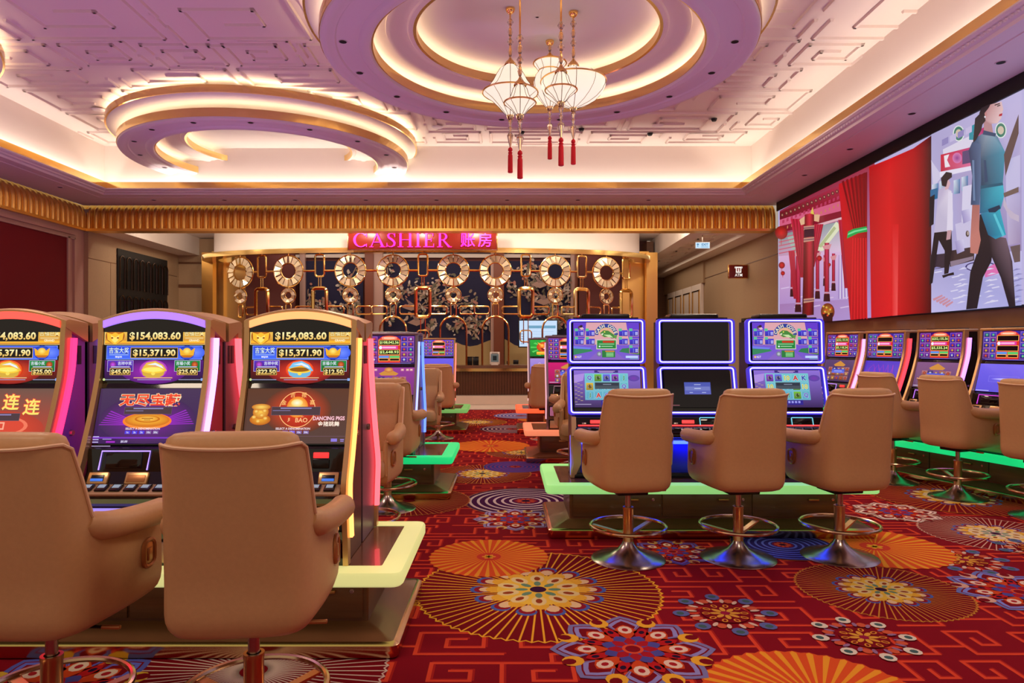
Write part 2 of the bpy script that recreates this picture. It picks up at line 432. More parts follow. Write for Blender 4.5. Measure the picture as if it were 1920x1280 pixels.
def mandala(cx, cy, r, p=(96, 104, 164), s=(220, 190, 170)):
    L = layer; k = r/.28
    petals(cx, cy, .23*k, .045*k, .04*k, 8, p, L(0)); petals(cx, cy, .235*k, .02*k, .022*k, 8, (70, 100, 100), L(1))
    petals(cx, cy, .175*k, .03*k, .025*k, 8, (206, 90, 60), L(2), .39); petals(cx, cy, .17*k, .028*k, .012*k, 16, s, L(3), .2)
    fl.ell(cx, cy, .125*k, c=DRD, layer=L(4)); petals(cx, cy, .1*k, .022*k, .016*k, 10, (220, 150, 50), L(5)); petals(cx, cy, .1*k, .015*k, .008*k, 10, DRD, L(6))
    petals(cx, cy, .05*k, .03*k, .014*k, 8, (220, 160, 60), L(7)); fl.ell(cx, cy, .025*k, c=(150, 20, 60), layer=L(8))
    _lv[0] += 1
def target(cx, cy, r, c1=(70, 12, 70), c2=(214, 190, 190), n=6):
    L = layer
    fl.ell(cx, cy, r, c=(150, 90, 60), layer=L(0), n=48); fl.ell(cx, cy, r*.975, c=c1, layer=L(1), n=48)
    for i in range(n):
        q = r*(.92-.13*i); fl.annul(cx, cy, q-.045*r, q, c2, layer=L(2), n=40)
    fl.ell(cx, cy, r*.2, c=(110, 16, 60), layer=L(3)); petals(cx, cy, r*.12, r*.05, r*.03, 10, (190, 70, 40), L(4)); fl.ell(cx, cy, r*.06, c=(40, 8, 40), layer=L(5))
    _lv[0] += 1
fan_lines(.19, 4.2, .76); fan_orange(-.13, 4.85, .43); flower(.62, 3.37, .4); mandala(1.22, 3.82, .3); mandala(1.83, 3.5, .27, (226, 214, 196), (150, 110, 150))
fan_lines(2.3, 4.2, .5, (206, 140, 50)); fan_orange(1.32, 2.86, .5, 40); fan_orange(2.74, 5.09, .52); flower(1.2, 4.96, .3, (96, 84, 170), (206, 150, 90))
target(2.07, 5.13, .38, (40, 30, 110), (90, 100, 210)); fan_lines(3.9, 5.45, .55, (214, 170, 150), 'pale'); mandala(3.2, 4.78, .32); flower(3.12, 4.15, .38, (110, 120, 190), (214, 170, 150))
flower(3.5, 6.15, .36, (214, 190, 180), (200, 160, 140)); fan_lines(4.4, 6.75, .75, (200, 110, 46), 'pale'); target(.18, 6.6, .6); flower(.07, 5.9, .36, (150, 140, 190), (222, 180, 110))
fan_lines(-.29, 8., .58, (214, 140, 60)); target(.1, 8.45, .4, (60, 60, 150), (130, 60, 120)); fan_orange(-.25, 10.2, .6); fan_lines(.2, 9.6, .5, (200, 150, 80)); target(.1, 12.3, .6); fan_lines(-.6, 13.4, .6); fan_orange(.8, 13.9, .6); target(.3, 14.6, .6, (80, 80, 170))
fan_lines(-1.17, 3.15, .62, (216, 190, 180), None); flower(-2.0, 2.95, .42, (90, 96, 190), (222, 180, 60)); fan_lines(-.95, 6.6, .6, (200, 120, 60), None); fan_orange(4.15, 4.35, .5)
mandala(3.9, 5.0, .3); fan_lines(-4, 6.5, .8); fan_orange(-6, 9, .8); flower(-5, 11, .6); fan_lines(3.2, 9.4, .7); fan_orange(1.6, 7.4, .6); flower(2.9, 7.6, .5)
fo = fl.build('floor', M['carpet']); st(fo, 'red patterned carpet with orange fretwork lines and round fan medallions')
g = MB().box(XL-.2, XR+.2, YF, 30, -.2, -.004).build('floor', M['marble']); st(g, 'pale marble floor under the cashier and the corridors')
# marble threshold at the end of the carpet
b = MB().box(-9.7, XR, 16.0, 16.5, -.004, .012).build('trim_1', M['marble']); st(b)
# ---- ceiling with raised fretwork
mb = MB(); mb.quad((XL, YF, ZC), (XR, YF, ZC), (XR, 15.3, ZC), (XL, 15.3, ZC))
rg = random.Random(11)
def strip3(P, w=.06, h=.035):
    for (x0, y0), (x1, y1) in zip(P, P[1:]):
        xa, xb = min(x0, x1)-w/2, max(x0, x1)+w/2; ya, yb = min(y0, y1)-w/2, max(y0, y1)+w/2
        mb.loft([[(xa, ya, ZC), (xb, ya, ZC), (xb, yb, ZC), (xa, yb, ZC)], [(xa+.012, ya+.012, ZC-h), (xb-.012, ya+.012, ZC-h), (xb-.012, yb-.012, ZC-h), (xa+.012, yb-.012, ZC-h)]], cap0=False)
y = 1.2
while y < 14.6:
    hgt = rg.choice([.9, 1.15, 1.4]); x = XL+1.2+rg.random()*.4
    while x < XR-1.4:
        w = rg.choice([1.2, 1.7, 2.1]); sx = rg.choice([1, -1]); sy = rg.choice([1, -1])
        xa, xb = (x, x+w-.22) if sx > 0 else (x+w-.22, x); ya, yb = (y, y+hgt-.2) if sy > 0 else (y+hgt-.2, y)
        X = lambda t: xa+(xb-xa)*t
        Y = lambda t: ya+(yb-ya)*t
        strip3([(X(0), Y(.45)), (X(0), Y(0)), (X(1), Y(0)), (X(1), Y(1)), (X(.22), Y(1)), (X(.22), Y(.3)), (X(.72), Y(.3)), (X(.72), Y(.66)), (X(.45), Y(.66))])
        if rg.random() < .6: strip3([(X(0), Y(.7)), (X(0), Y(1.2)), (X(.7), Y(1.2))])
        if rg.random() < .4: strip3([(X(1.1), Y(0)), (X(1.1), Y(.6))])
        x += w
    y += hgt
st(mb.build('ceiling', M['cream'], smooth=False), 'pale ceiling with raised fretwork mouldings')
# ---- cove walls between soffit and ceiling
WB, WLx, WRx = 15.12, XL+.98, 5.4
mb = MB()
mb.quad((WLx, YF, 4.8), (WLx, WB, 4.8), (WLx, WB, ZC), (WLx, YF, ZC)); st(mb.build('wall_left_cove', M['white']))
mb = MB(); mb.quad((WLx, WB, 4.8), (WRx, WB, 4.8), (WRx, WB, ZC), (WLx, WB, ZC)); st(mb.build('wall_back_cove', M['white']))
mb = MB(); mb.quad((WRx, YF, 4.8), (WRx, WB, 4.8), (WRx, WB, ZC), (WRx, YF, ZC)); st(mb.build('wall_right_cove', M['white']))
# ---- soffit, crown moulding, gilt lip
mb = MB()
prof = [(.30, 4.90), (.06, 4.90), (.03, 5.05), (0., 5.05), (0., 4.915), (-.015, 4.915), (-.015, 4.895), (.02, 4.875), (.05, 4.87), (.065, 4.845), (.11, 4.835), (.13, 4.80), (.34, 4.80), (.35, 4.79), (.37, 4.79), (.38, 4.80), (1.26, 4.80), (1.26, 4.9)]
sweep(mb, prof, [0, 0, 1, 1]+[0]*13)
st(mb.build('trim_2', [M['soffit'], M['goldmirror']], smooth=False), 'soffit round the hall with crown moulding and gilt lip')
# small leaf ornaments along the crown moulding of the right side
mb = MB()
for i in range(150):
    y = 2.5+i*.082
    mb.lathe([(.0, -.022), (.02, -.012), (.026, 0), (.0, .01)], 6, cx=XR-1.22+.055, cy=y, fn=lambda p: (p[0], p[1], p[2]+4.862))
st(mb.build('trim_3', M['soffit']))
# ---- gold fluted band
def flute_band(name, P0, P1, out, label=None):
    # ribs from P0 to P1; out: unit vector into the hall
    dx, dy = P1[0]-P0[0], P1[1]-P0[1]; L = math.hypot(dx, dy); dx /= L; dy /= L
    n = max(1, round(L/.172)); mb = MB()
    prof = [(0., 4.22), (.0, 4.5), (-.015, 4.6), (-.05, 4.69), (-.1, 4.76), (-.17, 4.82)]
    cs = []
    for i in range(n):
        t0 = L*i/n; w = L/n
        for a, o in ((.02, -.035), (.1, 0.), (.22, .018), (.38, .026), (.54, .018), (.66, 0.), (.74, -.035)): cs.append((t0+a*w, o))
        for a, o in ((.78, -.02), (.84, .008), (.92, .008), (.97, -.02)): cs.append((t0+a*w, o))
    mb.loft([[(P0[0]+dx*t+out[0]*(o+e), P0[1]+dy*t+out[1]*(o+e), z) for t, o in cs] for e, z in prof], False, False, False)
    a, b = Vector((*P0, 0)), Vector((*P1, 0)); q = Vector((*out, 0))
    for z0, z1, e in ((4.185, 4.215, .04), (4.215, 4.24, .055)):
        mb.loft([[p+q*e+Vector((0, 0, z0)), p+q*e+Vector((0, 0, z1)), p-q*.3+Vector((0, 0, z1)), p-q*.3+Vector((0, 0, z0))] for p in (a, b)])
    return st(mb.build(name, M['goldflute'], ang=60), label)
flute_band('trim_4', (XL-.34, YB), (XR, YB), (0, -1), 'gold fluted band over the cashier opening')
flute_band('trim_5', (XL+.02, YB+.32), (XL+.02, YF), (1, 0), 'gold fluted band on the left wall')
mb = MB(); mb.quad((XL-.3, YB+.1, 4.25), (XL-.3, YF, 4.25), (XL-.3, YF, 4.9), (XL-.3, YB+.1, 4.9)); mb.quad((XL-.3, YB+.35, 4.3), (XR, YB+.35, 4.3), (XR, YB+.35, 4.9), (XL-.3, YB+.35, 4.9))
st(mb.build('wall_above_cashier', M['cream']))
# ---- left wall
mb = MB().box(XL-.3, XL-.02, YF, 16.0, 0, ZLOW); st(mb.build('wall_left', M['pinkframe']))
mb = MB().box(XL-.03, XL, YF, 15.35, .5, 3.93, .008); st(mb.build('trim_6', M['redfab']), 'large red fabric wall panel on the left wall')
mb = MB()
for z0, z1, e in ((3.93, 3.97, .03), (4.03, 4.10, .03)): mb.box(XL-.03, XL+e, YF, 15.62, z0, z1)
for y0, y1 in ((15.35, 15.42), (15.58, 15.66)): mb.box(XL-.03, XL+.03, y0, y1, 0, 3.97)
st(mb.build('trim_7', M['pinkframe']), 'rose coloured frame round the red wall panel')
mb = MB().box(XL-.3, XL+.08, 16.0, 20.5, 0, 4.7); st(mb.build('wall_left_alcove', M['beige']))
mb = MB()
for z in (3.55,): mb.box(XL+.08, XL+.085, 16.0, 20.3, z, z+.015)
for y in (16.9, 17.25): mb.box(XL+.08, XL+.083, y, y+.01, 0, 3.55)
st(mb.build('trim_8', M['darkwood']))
# alcove end wall and its door
mb = MB().box(XL, -8.2, 20.4, 20.6, 0, 4.7); st(mb.build('wall_alcove_end', M['beige']))
mb = MB().box(XL+.1, -8.2, 20.36, 20.4, 3.25, 3.33).box(XL+.1, -8.2, 20.36, 20.4, 3.95, 4.0).box(-9.0, -8.98, 20.39, 20.402, 3.33, 3.95); st(mb.build('trim_9', M['darkwood']))
mb = MB().box(-9.55, -8.3, 20.34, 20.4, 0, 2.35, .01); d = mb.build('door_1', M['cream']); st(d, 'pale panelled door at the alcove end')
for z0, z1 in ((.2, 1.0), (1.15, 2.2)):
    mb = MB()
    for e, t in ((0, .02), (.06, .012)):
        mb.box(-9.4+e, -8.5-e, 20.325, 20.345, z0+e, z0+e+t).box(-9.4+e, -8.5-e, 20.325, 20.345, z1-e-t, z1-e).box(-9.4+e, -9.4+e+t, 20.325, 20.345, z0+e, z1-e).box(-8.5-e-t, -8.5-e, 20.325, 20.345, z0+e, z1-e)
    mb.build('door_panel', M['pinkframe'], d)
# ---- low ceiling with raised recess over the cashier
mb = MB()
for x0, x1, y0, y1 in ((XL-.3, -9.2, 16.2, 21), (4.4, XR, 16.2, 16.6), (4.4, 4.75, 16.6, 27), (5.8, XR, 16.6, 27), (XL-.3, 4.4, 20.9, 21.2), (4.75, 5.8, 26.4, 27)):
    mb.box(x0, x1, y0, y1, ZLOW, ZLOW+.12)
mb.quad((-9.2, 16.3, 4.72), (4.4, 16.3, 4.72), (4.4, 21, 4.72), (-9.2, 21, 4.72)); mb.quad((4.75, 16.6, 4.42), (5.8, 16.6, 4.42), (5.8, 27, 4.42), (4.75, 27, 4.42))
for x in (-9.2, 4.4): mb.quad((x, 16.3, ZLOW+.119), (x, 21, ZLOW+.119), (x, 21, 4.72), (x, 16.3, 4.72))
for x in (4.75, 5.8): mb.quad((x, 16.6, ZLOW+.119), (x, 27, ZLOW+.119), (x, 27, 4.42), (x, 16.6, 4.42))
for i in range(12):
    y0 = 17+i*.8; x0 = 4.95+(i % 3)*.12
    for a, b_, c_, d_ in ((x0, x0+.45, y0, y0+.04), (x0, x0+.04, y0, y0+.4), (x0+.41, x0+.45, y0+.1, y0+.5)): mb.box(a, b_, c_, d_, 4.39, 4.42)
st(mb.build('ceiling', M['white'], smooth=False), 'low white ceiling over the cashier and the side corridor')
# ---- right wall: veneer below, screen above, then the corridor wall
mb = MB().box(XR, XR+.3, YF, 15.75, 0, 4.95); st(mb.build('wall_right', M['wallwood']))
mb = MB().box(XR-.04, XR+.3, 15.75, 21.6, 0, 4.2); st(mb.build('wall_right_corridor', M['beige']))
mb = MB().box(XR-.05, XR-.03, 15.8, 21.6, 3.62, 3.64); st(mb.build('trim_10', M['darkwood']))
for i, y in enumerate((21.8, 22.95, 24.1, 25.25)):
    d = MB().box(XR-.12, XR-.02, y, y+1.1, 0, 3.5, .01).build('door_%d' % (i+2), M['cream']); st(d)
    mb = MB()
    for e in (.12, .2): mb.box(XR-.14, XR-.115, y+e, y+e+.018, .2, 3.3).box(XR-.14, XR-.115, y+1.1-e-.018, y+1.1-e, .2, 3.3).box(XR-.14, XR-.115, y+e, y+1.1-e, 3.28, 3.3)
    mb.build('moulding', M['gold'], d)
mb = MB().box(XR-.1, XR+.3, 21.6, 27, 3.5, 4.2).box(XR-.02, XR+.3, 21.6, 27, 0, 3.5); st(mb.build('wall_right_corridor', M['beige']))
mb = MB().box(4.2, XR, 27, 27.2, 0, 4.5); st(mb.build('wall_corridor_end', M['darkwood']))
mb = MB().box(4.15, 4.35, 20.3, 27, 0, 4.6); st(mb.build('wall_corridor_left', M['darkwood']))
# ---- great ceiling rings
def ceiling_ring(cx, cy, ymax, xmin, label, num):
    fn = lambda p: (max(p[0], xmin), min(p[1], ymax), p[2])
    n = 96
    root = empty('trim_%d' % num, (0, 0, 0)); st(root, label)
    def part(name, prof, m):
        return MB().lathe(prof, n, cx=cx, cy=cy, fn=fn).build(name, m, root, ang=35)
    part('soffit_ring', [(2.17, 5.33), (2.19, 5.30), (2.25, 5.285), (2.3, 5.30), (2.33, 5.325), (2.42, 5.325), (2.44, 5.335), (2.6, 5.335), (2.62, 5.315), (2.66, 5.315), (2.70, 5.29), (2.76, 5.285), (2.79, 5.30), (2.80, 5.33)], M['soffit'])
    part('outer_gilt_lip', [(2.79, 5.33), (2.81, 5.33), (2.81, 5.475), (2.775, 5.475), (2.775, 5.44), (2.5, 5.44)], M['goldmirror'])
    part('inner_gilt_lip', [(2.18, 5.33), (2.15, 5.33), (2.15, 5.465), (2.185, 5.465), (2.185, 5.43), (2.45, 5.43)], M['goldmirror'])
    part('cove_wall', [(2.5, 5.44), (2.5, 5.56), (2.56, 5.6), (2.75, 5.62), (2.93, 5.64), (2.97, 5.67)], M['white'])
    part('upper_gilt_lip', [(2.96, 5.67), (3.0, 5.67), (3.0, 5.79), (2.965, 5.79), (2.965, 5.76), (2.6, 5.76), (2.6, 5.92)], M['goldmirror'])
    part('inner_cove_wall', [(2.45, 5.43), (2.44, 5.52), (2.38, 5.58), (2.28, 5.60), (2.0, 5.60), (1.99, 5.58), (1.93, 5.58), (1.90, 5.60), (1.83, 5.605), (1.80, 5.625), (1.72, 5.625), (1.70, 5.605), (1.64, 5.60)], M['cream'])
    part('dome_gilt_lip', [(1.64, 5.60), (1.60, 5.60), (1.60, 5.715), (1.635, 5.715), (1.635, 5.68), (1.86, 5.68)], M['goldmirror'])
    part('dome', [(1.86, 5.68), (1.87, 5.77), (1.82, 5.83), (1.68, 5.865), (1.45, 5.875), (.02, 5.877)], M['white'])
    for nm, r, z in (('light_strip', 2.69, 5.452), ('light_strip', 2.27, 5.442), ('light_strip', 2.88, 5.772), ('light_strip', 1.71, 5.692)):
        s = MB(); K = 72
        P = [(cx+r*cos(2*pi*i/K), cy+r*sin(2*pi*i/K)) for i in range(K)]
        for i in range(K):
            a, b_ = P[i], P[(i+1) % K]
            if min(a[0], b_[0]) < xmin or max(a[1], b_[1]) > ymax: continue
            f = 1.012; s.quad((a[0], a[1], z), (b_[0], b_[1], z), (cx+(b_[0]-cx)*f, cy+(b_[1]-cy)*f, z), (cx+(a[0]-cx)*f, cy+(a[1]-cy)*f, z))
        s.build(nm, M['striptop'] if z > 5.75 or r < 2.4 else M['strip'], root)
ceiling_ring(.4, 9.1, 99, -99, 'great round ceiling ring with lanterns hanging from its dome', 11)
ceiling_ring(-4.9, 14.2, WB+.02, -99, 'ceiling ring cut off by the cove wall at the back', 12)
ceiling_ring(-9.9, 8.4, 99, WLx-.02, 'ceiling ring cut off by the cove wall on the left', 13)
# ---- recessed downlights, speakers
dl = empty('recessed_downlight', (0, 0, 0), label='small round recessed downlight in the violet-tinted soffit or ring underside', cat='downlight', group='recessed downlights')
MB().lathe([(.045, .0), (.06, -.008), (.062, 0)], 16).build('trim_ring', M['soffit'], dl)
MB().lathe([(.001, -.004), (.03, -.005), (.047, -.007)], 16).build('reflector', M['blackmatt'], dl)
spots = [(-8+1.6*i, 15.45, 4.8) for i in range(8)]+[(5.75, 6.2+1.75*i, 4.8) for i in range(5)]+[(-9.3, 12.4, 4.8), (-9.3, 14.2, 4.8)]
for cx, cy in ((.4, 9.1), (-4.9, 14.2)):
    for k in range(16):
        a = 2*pi*(k+.5)/16; x, y = cx+2.52*cos(a), cy+2.52*sin(a)
        if y < 14.9 and y > 8.2: spots.append((x, y, 5.335))
first = True
for x, y, z in spots:
    if first: dl.location = (x, y, z); first = False
    else: dup(dl, (x, y, z))
sp = MB().lathe([(.001, -.012), (.1, -.012), (.12, 0)], 20).build('ceiling_speaker', M['soffit'])
tag(sp, 'round flush loudspeaker in the fretwork ceiling', 'speaker', 'flush ceiling speakers')
sd = MB().lathe([(.001, -.05), (.04, -.05), (.055, -.02), (.06, 0)], 16).build('smoke_detector', M['blackmatt'])
tag(sd, 'small dark round detector on the fretwork ceiling', 'detector', 'dark ceiling detectors')
sp.location = (-7.6, 12.7, ZC-.03); sd.location = (3.3, 10.2, ZC-.03)
for x, y in ((-6.6, 12.1), (3.0, 13.6), (-1.4, 13.7)):
    o = sp.copy(); COL.objects.link(o); o.location = (x, y, ZC-.03)
for x, y in ((2.4, 12.0), (4.0, 13.2), (1.5, 13.8), (.3, 14.0), (2.95, 14.1), (-3.0, 7.2), (-4.6, 7.4)):
    o = sd.copy(); COL.objects.link(o); o.location = (x, y, ZC-.03)
# ---- pendant lanterns
def lantern(x, y, ztop, prof, rims, bot, size, label, nr=10, bead_top=True, rod=True):
    t = empty('pendant_lantern', (x, y, 5.877), label=label, cat='pendant lamp', group='lanterns under the great ring')
    d = lambda z: z-5.877
    zt = d(ztop); k = size
    MB().lathe([(.001, 0), (.06, 0), (.062, -.02), (.05, -.05), (.02, -.075), (.001, -.08)], 16).build('canopy', M['gold'], t)
    MB().tube([(0, 0, -.06), (0, 0, zt)], .011, 8).build('rod', M['gold'], t)
    zb = zt+.05
    for i, (r, h) in enumerate(((.03, .14), (.04, .1), (.034, .13), (.042, .1))):
        MB().lathe([(.008, zb), (r*.6, zb+h*.15), (r, zb+h*.5), (r*.6, zb+h*.85), (.008, zb+h)], 12).build('glass_bead', M['glass'], t); zb += h+.012
    MB().lathe([(.012, zt+.05), (.03*k, zt+.02), (.07*k, zt-.02), (.085*k, zt-.05), (.08*k, zt-.06)], 16).build('cap', M['gold'], t)
    sh = MB().lathe([(r*k, zt-z*k) for r, z in prof], 40).build('shade', M['shade'], t, ang=70)
    for r, z in rims: MB().ring(r*k, .011*k, zt-z*k, 40, 6).build('shade_rim', M['goldsoft'], t)
    for i in range(nr):
        a = 2*pi*(i+.5)/nr
        MB().tube([((r*k+.003)*cos(a), (r*k+.003)*sin(a), zt-z*k) for r, z in prof], .0035, 4).build('shade_rib', M['darkmetal'], t)
    zz = zt-bot*k
    MB().lathe([(.05*k, zz+.01), (.052*k, zz-.01), (.035*k, zz-.05), (.012, zz-.06)], 14).build('finial', M['bronze2'], t)
    zz -= .05*k
    for r, h in ((.033, .09), (.028, .07), (.042, .2)):
        MB().lathe([(.008, zz), (r, zz-h*.25), (r*.8, zz-h*.5), (.01, zz-h)], 12).build('glass_drop', M['glass'], t); zz -= h
    MB().tube([(0, 0, zz+.38), (0, 0, zz-.02)], .004, 6).build('cord', M['gold'], t)
    MB().lathe([(.006, zz), (.026, zz-.02), (.03, zz-.045), (.018, zz-.06), (.03, zz-.075), (.022, zz-.09), (.03, zz-.11), (.033, zz-.33), (.025, zz-.335), (.001, zz-.335)], 16).build('tassel', M['tassel'], t)
bell = [(.075, .06), (.14, .11), (.19, .19), (.235, .28), (.30, .37), (.375, .43), (.33, .465), (.25, .52), (.17, .6), (.1, .68), (.05, .74)]
small = [(.05, .05), (.09, .1), (.11, .17), (.14, .23), (.2, .27), (.17, .3), (.11, .35), (.07, .4), (.04, .43)]
bowl = [(.05, .04), (.09, .1), (.15, .15), (.24, .17), (.36, .2), (.455, .27), (.45, .34), (.41, .42), (.33, .5), (.22, .57), (.1, .62), (.05, .64)]
vase = [(.08, .07), (.15, .085), (.22, .1), (.19, .14), (.15, .2), (.16, .23), (.2, .28), (.22, .36), (.21, .46), (.16, .56), (.1, .64), (.05, .7)]
lantern(.04, 8.86, 5.19, bell, [(.378, .43)], .74, .95, 'large bell-shaped pendant lantern, leftmost under the great ceiling ring')
lantern(.15, 8.0, 4.594, small, [(.203, .27)], .43, .92, 'small bell pendant lantern hanging in front of the large bell-shaped lantern')
lantern(.612, 9.8, 5.66, vase, [(.222, .1), (.15, .21)], .7, 1.05, 'tall two-tiered vase-shaped pendant lantern at the rear of the cluster')
lantern(.631, 8.0, 4.744, small, [(.203, .27)], .43, .92, 'small bell pendant lantern hanging in front of the wide bowl lantern')
lantern(.867, 8.95, 5.213, bowl, [(.458, .27), (.15, .15)], .64, .93, 'wide bowl-shaped pendant lantern, rightmost of the hanging cluster')
# ================================================================ LED wall on the right
XS = XR-.06
def wallpt(x, y):
    Y = XS*1280/(x-951); return (Y, EYE-(y-648)/1280*Y)
root = empty('led_video_wall', (XS, 10, 2), label='huge LED video wall showing red drapes, columns and a walking woman', cat='screen')
MB().box(.02, .06, -8, 5.78, -.03, 2.62).build('housing', M['blackmatt'], root)
MB().box(-.03, .06, -8, 5.75, 2.6, 2.8, .004).build('bezel', M['blackmatt'], root)
ar = Art((XS, 0, 0), (0, 1, 0), (0, 0, 1), (-1, 0, 0), .0003, conv=wallpt)
def PX(pts, c, c2=None): ar.poly(pts, c if c2 is None else c2)
ar.conv = None
ar.rect(2.0, 2.0, 15.72, 4.6, (200, 190, 235))
ar.conv = wallpt
# left scene: hall of red columns
PX([(1462, 395), (1640, 300), (1640, 595), (1462, 610)], (200, 120, 160), [(150, 40, 70), (170, 50, 70), (190, 160, 225), (180, 140, 205)])
PX([(1462, 470), (1600, 455), (1600, 560), (1462, 570)], (214, 170, 214), [(226, 180, 220), (236, 200, 236), (196, 170, 230), (190, 150, 214)])
PX([(1462, 398), (1590, 340), (1590, 372), (1462, 412)], (160, 24, 50), [(120, 14, 36), (190, 50, 80), (170, 30, 56), (120, 14, 40)]); PX([(1462, 412), (1590, 372), (1590, 392), (1462, 424)], (226, 100, 140)); PX([(1462, 424), (1590, 392), (1590, 408), (1462, 436)], (140, 20, 46))
for i in range(16):
    x = 1467+i*8; y = 403-i*3.4; ar.ell(x, y, 3, 3.5, (86, 50, 36), n=8); ar.ell(x, y, 1.6, 2, (200, 120, 110), n=8); PX([(x, y+10), (x+4, y+8), (x+4, y+14), (x, y+16)], (196, 60, 100)); PX([(x+1, y+24), (x+3, y+23), (x+3, y+28), (x+1, y+29)], (214, 140, 90))
PX([(1462, 440), (1590, 412), (1590, 470), (1462, 480)], (150, 190, 190), [(130, 150, 150), (160, 176, 180), (236, 206, 236), (200, 150, 190)])
PX([(1478, 444), (1510, 434), (1520, 470), (1490, 474)], (170, 190, 180)); PX([(1530, 470), (1570, 415), (1580, 425), (1545, 470)], (236, 240, 206)); PX([(1536, 462), (1566, 424), (1570, 428), (1542, 464)], (190, 200, 150)); PX([(1500, 430), (1590, 404), (1590, 408), (1500, 436)], (236, 190, 200))
for i in range(5): PX([(1462, 446+i*7), (1512, 434+i*7.5), (1512, 436+i*7.5), (1462, 448+i*7)], (206, 90, 120))
for i in range(7): PX([(1575+i*2.2, 478), (1576.4+i*2.2, 478), (1576+i*3, 560), (1574+i*3, 560)], (236, 226, 250) if i % 2 else (170, 140, 206))
for i in range(12): PX([(1466+(i*29) % 120, 540+(i*17) % 50), (1482+(i*29) % 120, 537+(i*17) % 50), (1483+(i*29) % 120, 539+(i*17) % 50), (1467+(i*29) % 120, 542+(i*17) % 50)], (226, 200, 240))
for x, w, y0, y1 in ((1549, 4, 478, 536), (1566, 6, 475, 545), (1536, 7, 470, 560), (1520, 6, 480, 565), (1488, 5, 480, 556), (1554, 9, 455, 565), (1500, 9, 468, 585)):
    PX([(x-w/2, y0), (x, y0), (x, y1), (x-w/2, y1)], (196, 20, 60), [(150, 16, 50), (226, 50, 100), (190, 20, 46), (110, 8, 24)]); PX([(x, y0), (x+w/2, y0), (x+w/2, y1), (x, y1)], (196, 20, 60), [(226, 50, 100), (120, 10, 40), (90, 6, 20), (190, 20, 46)])
    PX([(x-w, y0+6), (x+w, y0+2), (x+w*.6, y0+12), (x-w*.6, y0+12)], (226, 150, 160)); PX([(x-w*.6, y1-14), (x+w*.6, y1-14), (x+w*.7, y1), (x-w*.7, y1)], (60, 8, 24)); PX([(x-w*.6, y1-18), (x+w*.6, y1-18), (x+w*.6, y1-15), (x-w*.6, y1-15)], (206, 160, 190))
for a, b_, c_ in (((1486, 410), (1512, 410), (1508, 520)), ((1530, 420), (1548, 425), (1528, 500)), ((1576, 412), (1592, 410), (1592, 540)), ((1482, 470), (1494, 470), (1496, 560))):
    for q in range(4):
        f0, f1 = q/4, (q+1)/4; PX([(a[0]+(b_[0]-a[0])*f0, a[1]), (a[0]+(b_[0]-a[0])*f1, a[1]), (c_[0]-4+7*f1, c_[1]), (c_[0]-4+7*f0, c_[1])], (206, 20, 50), [(226, 40, 80), (150, 8, 34), (120, 6, 24), (206, 20, 60)])
PX([(1513, 402), (1522, 400), (1520, 591), (1508, 592)], (150, 8, 26), [(120, 10, 26), (226, 50, 70), (150, 10, 26), (40, 3, 8)]); PX([(1522, 400), (1531, 398), (1530, 590), (1520, 591)], (150, 8, 26), [(226, 50, 70), (100, 6, 20), (30, 2, 6), (150, 10, 26)])
for y in (424, 446, 560): PX([(1511, y), (1531, y-2), (1531, y+5), (1511, y+8)], (206, 150, 130)); PX([(1511, y+3), (1531, y+1), (1531, y+2.5), (1511, y+4.5)], (90, 40, 90))
PX([(1512, 430), (1531, 428), (1531, 443), (1512, 445)], (60, 10, 40)); PX([(1524, 400), (1528, 388), (1531, 402)], (240, 210, 90)); PX([(1503, 412), (1513, 405), (1513, 420), (1506, 422)], (240, 190, 150)); PX([(1531, 402), (1542, 402), (1540, 416), (1531, 414)], (240, 190, 150))
for x, y, r in ((1469, 436, 12), (1470, 497, 6), (1472, 512, 4), (1541, 484, 5), (1560, 496, 3)): ar.ell(x, y, r, r*1.05, (226, 24, 34), (130, 4, 16), n=16); PX([(x-.5, y+r), (x+.5, y+r), (x+.5, y+r*1.9), (x-.5, y+r*1.9)], (206, 20, 30))
ar.ell(1557, 584, 13, 16, (200, 130, 40), (120, 30, 20)); PX([(1547, 588), (1567, 586), (1566, 602), (1549, 603)], (60, 8, 14))
for i in range(9): ar.ell(1549+(i*5) % 17, 574+(i*7) % 18, 2, 2, (226, 80, 40) if i % 2 else (236, 190, 80), n=8)
# tied red drape with green band
PX([(1578, 345), (1632, 322), (1632, 596), (1600, 600)], (190, 10, 24), [(214, 20, 34), (120, 4, 14), (206, 14, 26), (190, 12, 30)])
for i in range(6):
    x = 1584+i*8; PX([(x, 340-i*3), (x+4, 338-i*3), (1606+i*4+2, 430), (1606+i*4, 430)], (130, 4, 16)); PX([(1604+i*5, 446), (1606+i*5, 446), (1603+i*6, 598), (1601+i*6, 598)], (230, 30, 40))
PX([(1594, 447), (1596, 434), (1606, 429), (1631, 424), (1633, 434), (1615, 437), (1603, 443)], (24, 170, 80)); PX([(1595, 441), (1597, 437), (1608, 432), (1632, 427), (1632, 430), (1610, 435)], (120, 236, 160))
# wide red curtain
PX([(1636, 313), (1676, 297), (1676, 592), (1640, 596)], (214, 14, 26), [(190, 10, 20), (226, 16, 24), (236, 24, 34), (214, 14, 34)])
PX([(1676, 297), (1720, 278), (1722, 588), (1676, 592)], (226, 14, 24), [(226, 16, 24), (190, 8, 18), (170, 6, 14), (236, 24, 34)])
PX([(1720, 278), (1754, 254), (1754, 586), (1722, 588)], (120, 4, 12), [(190, 8, 18), (50, 2, 8), (70, 2, 8), (170, 6, 14)])
PX([(1680, 420), (1692, 420), (1690, 591), (1680, 592)], (250, 70, 70), [(226, 20, 30), (226, 20, 30), (255, 90, 90), (240, 40, 46)])
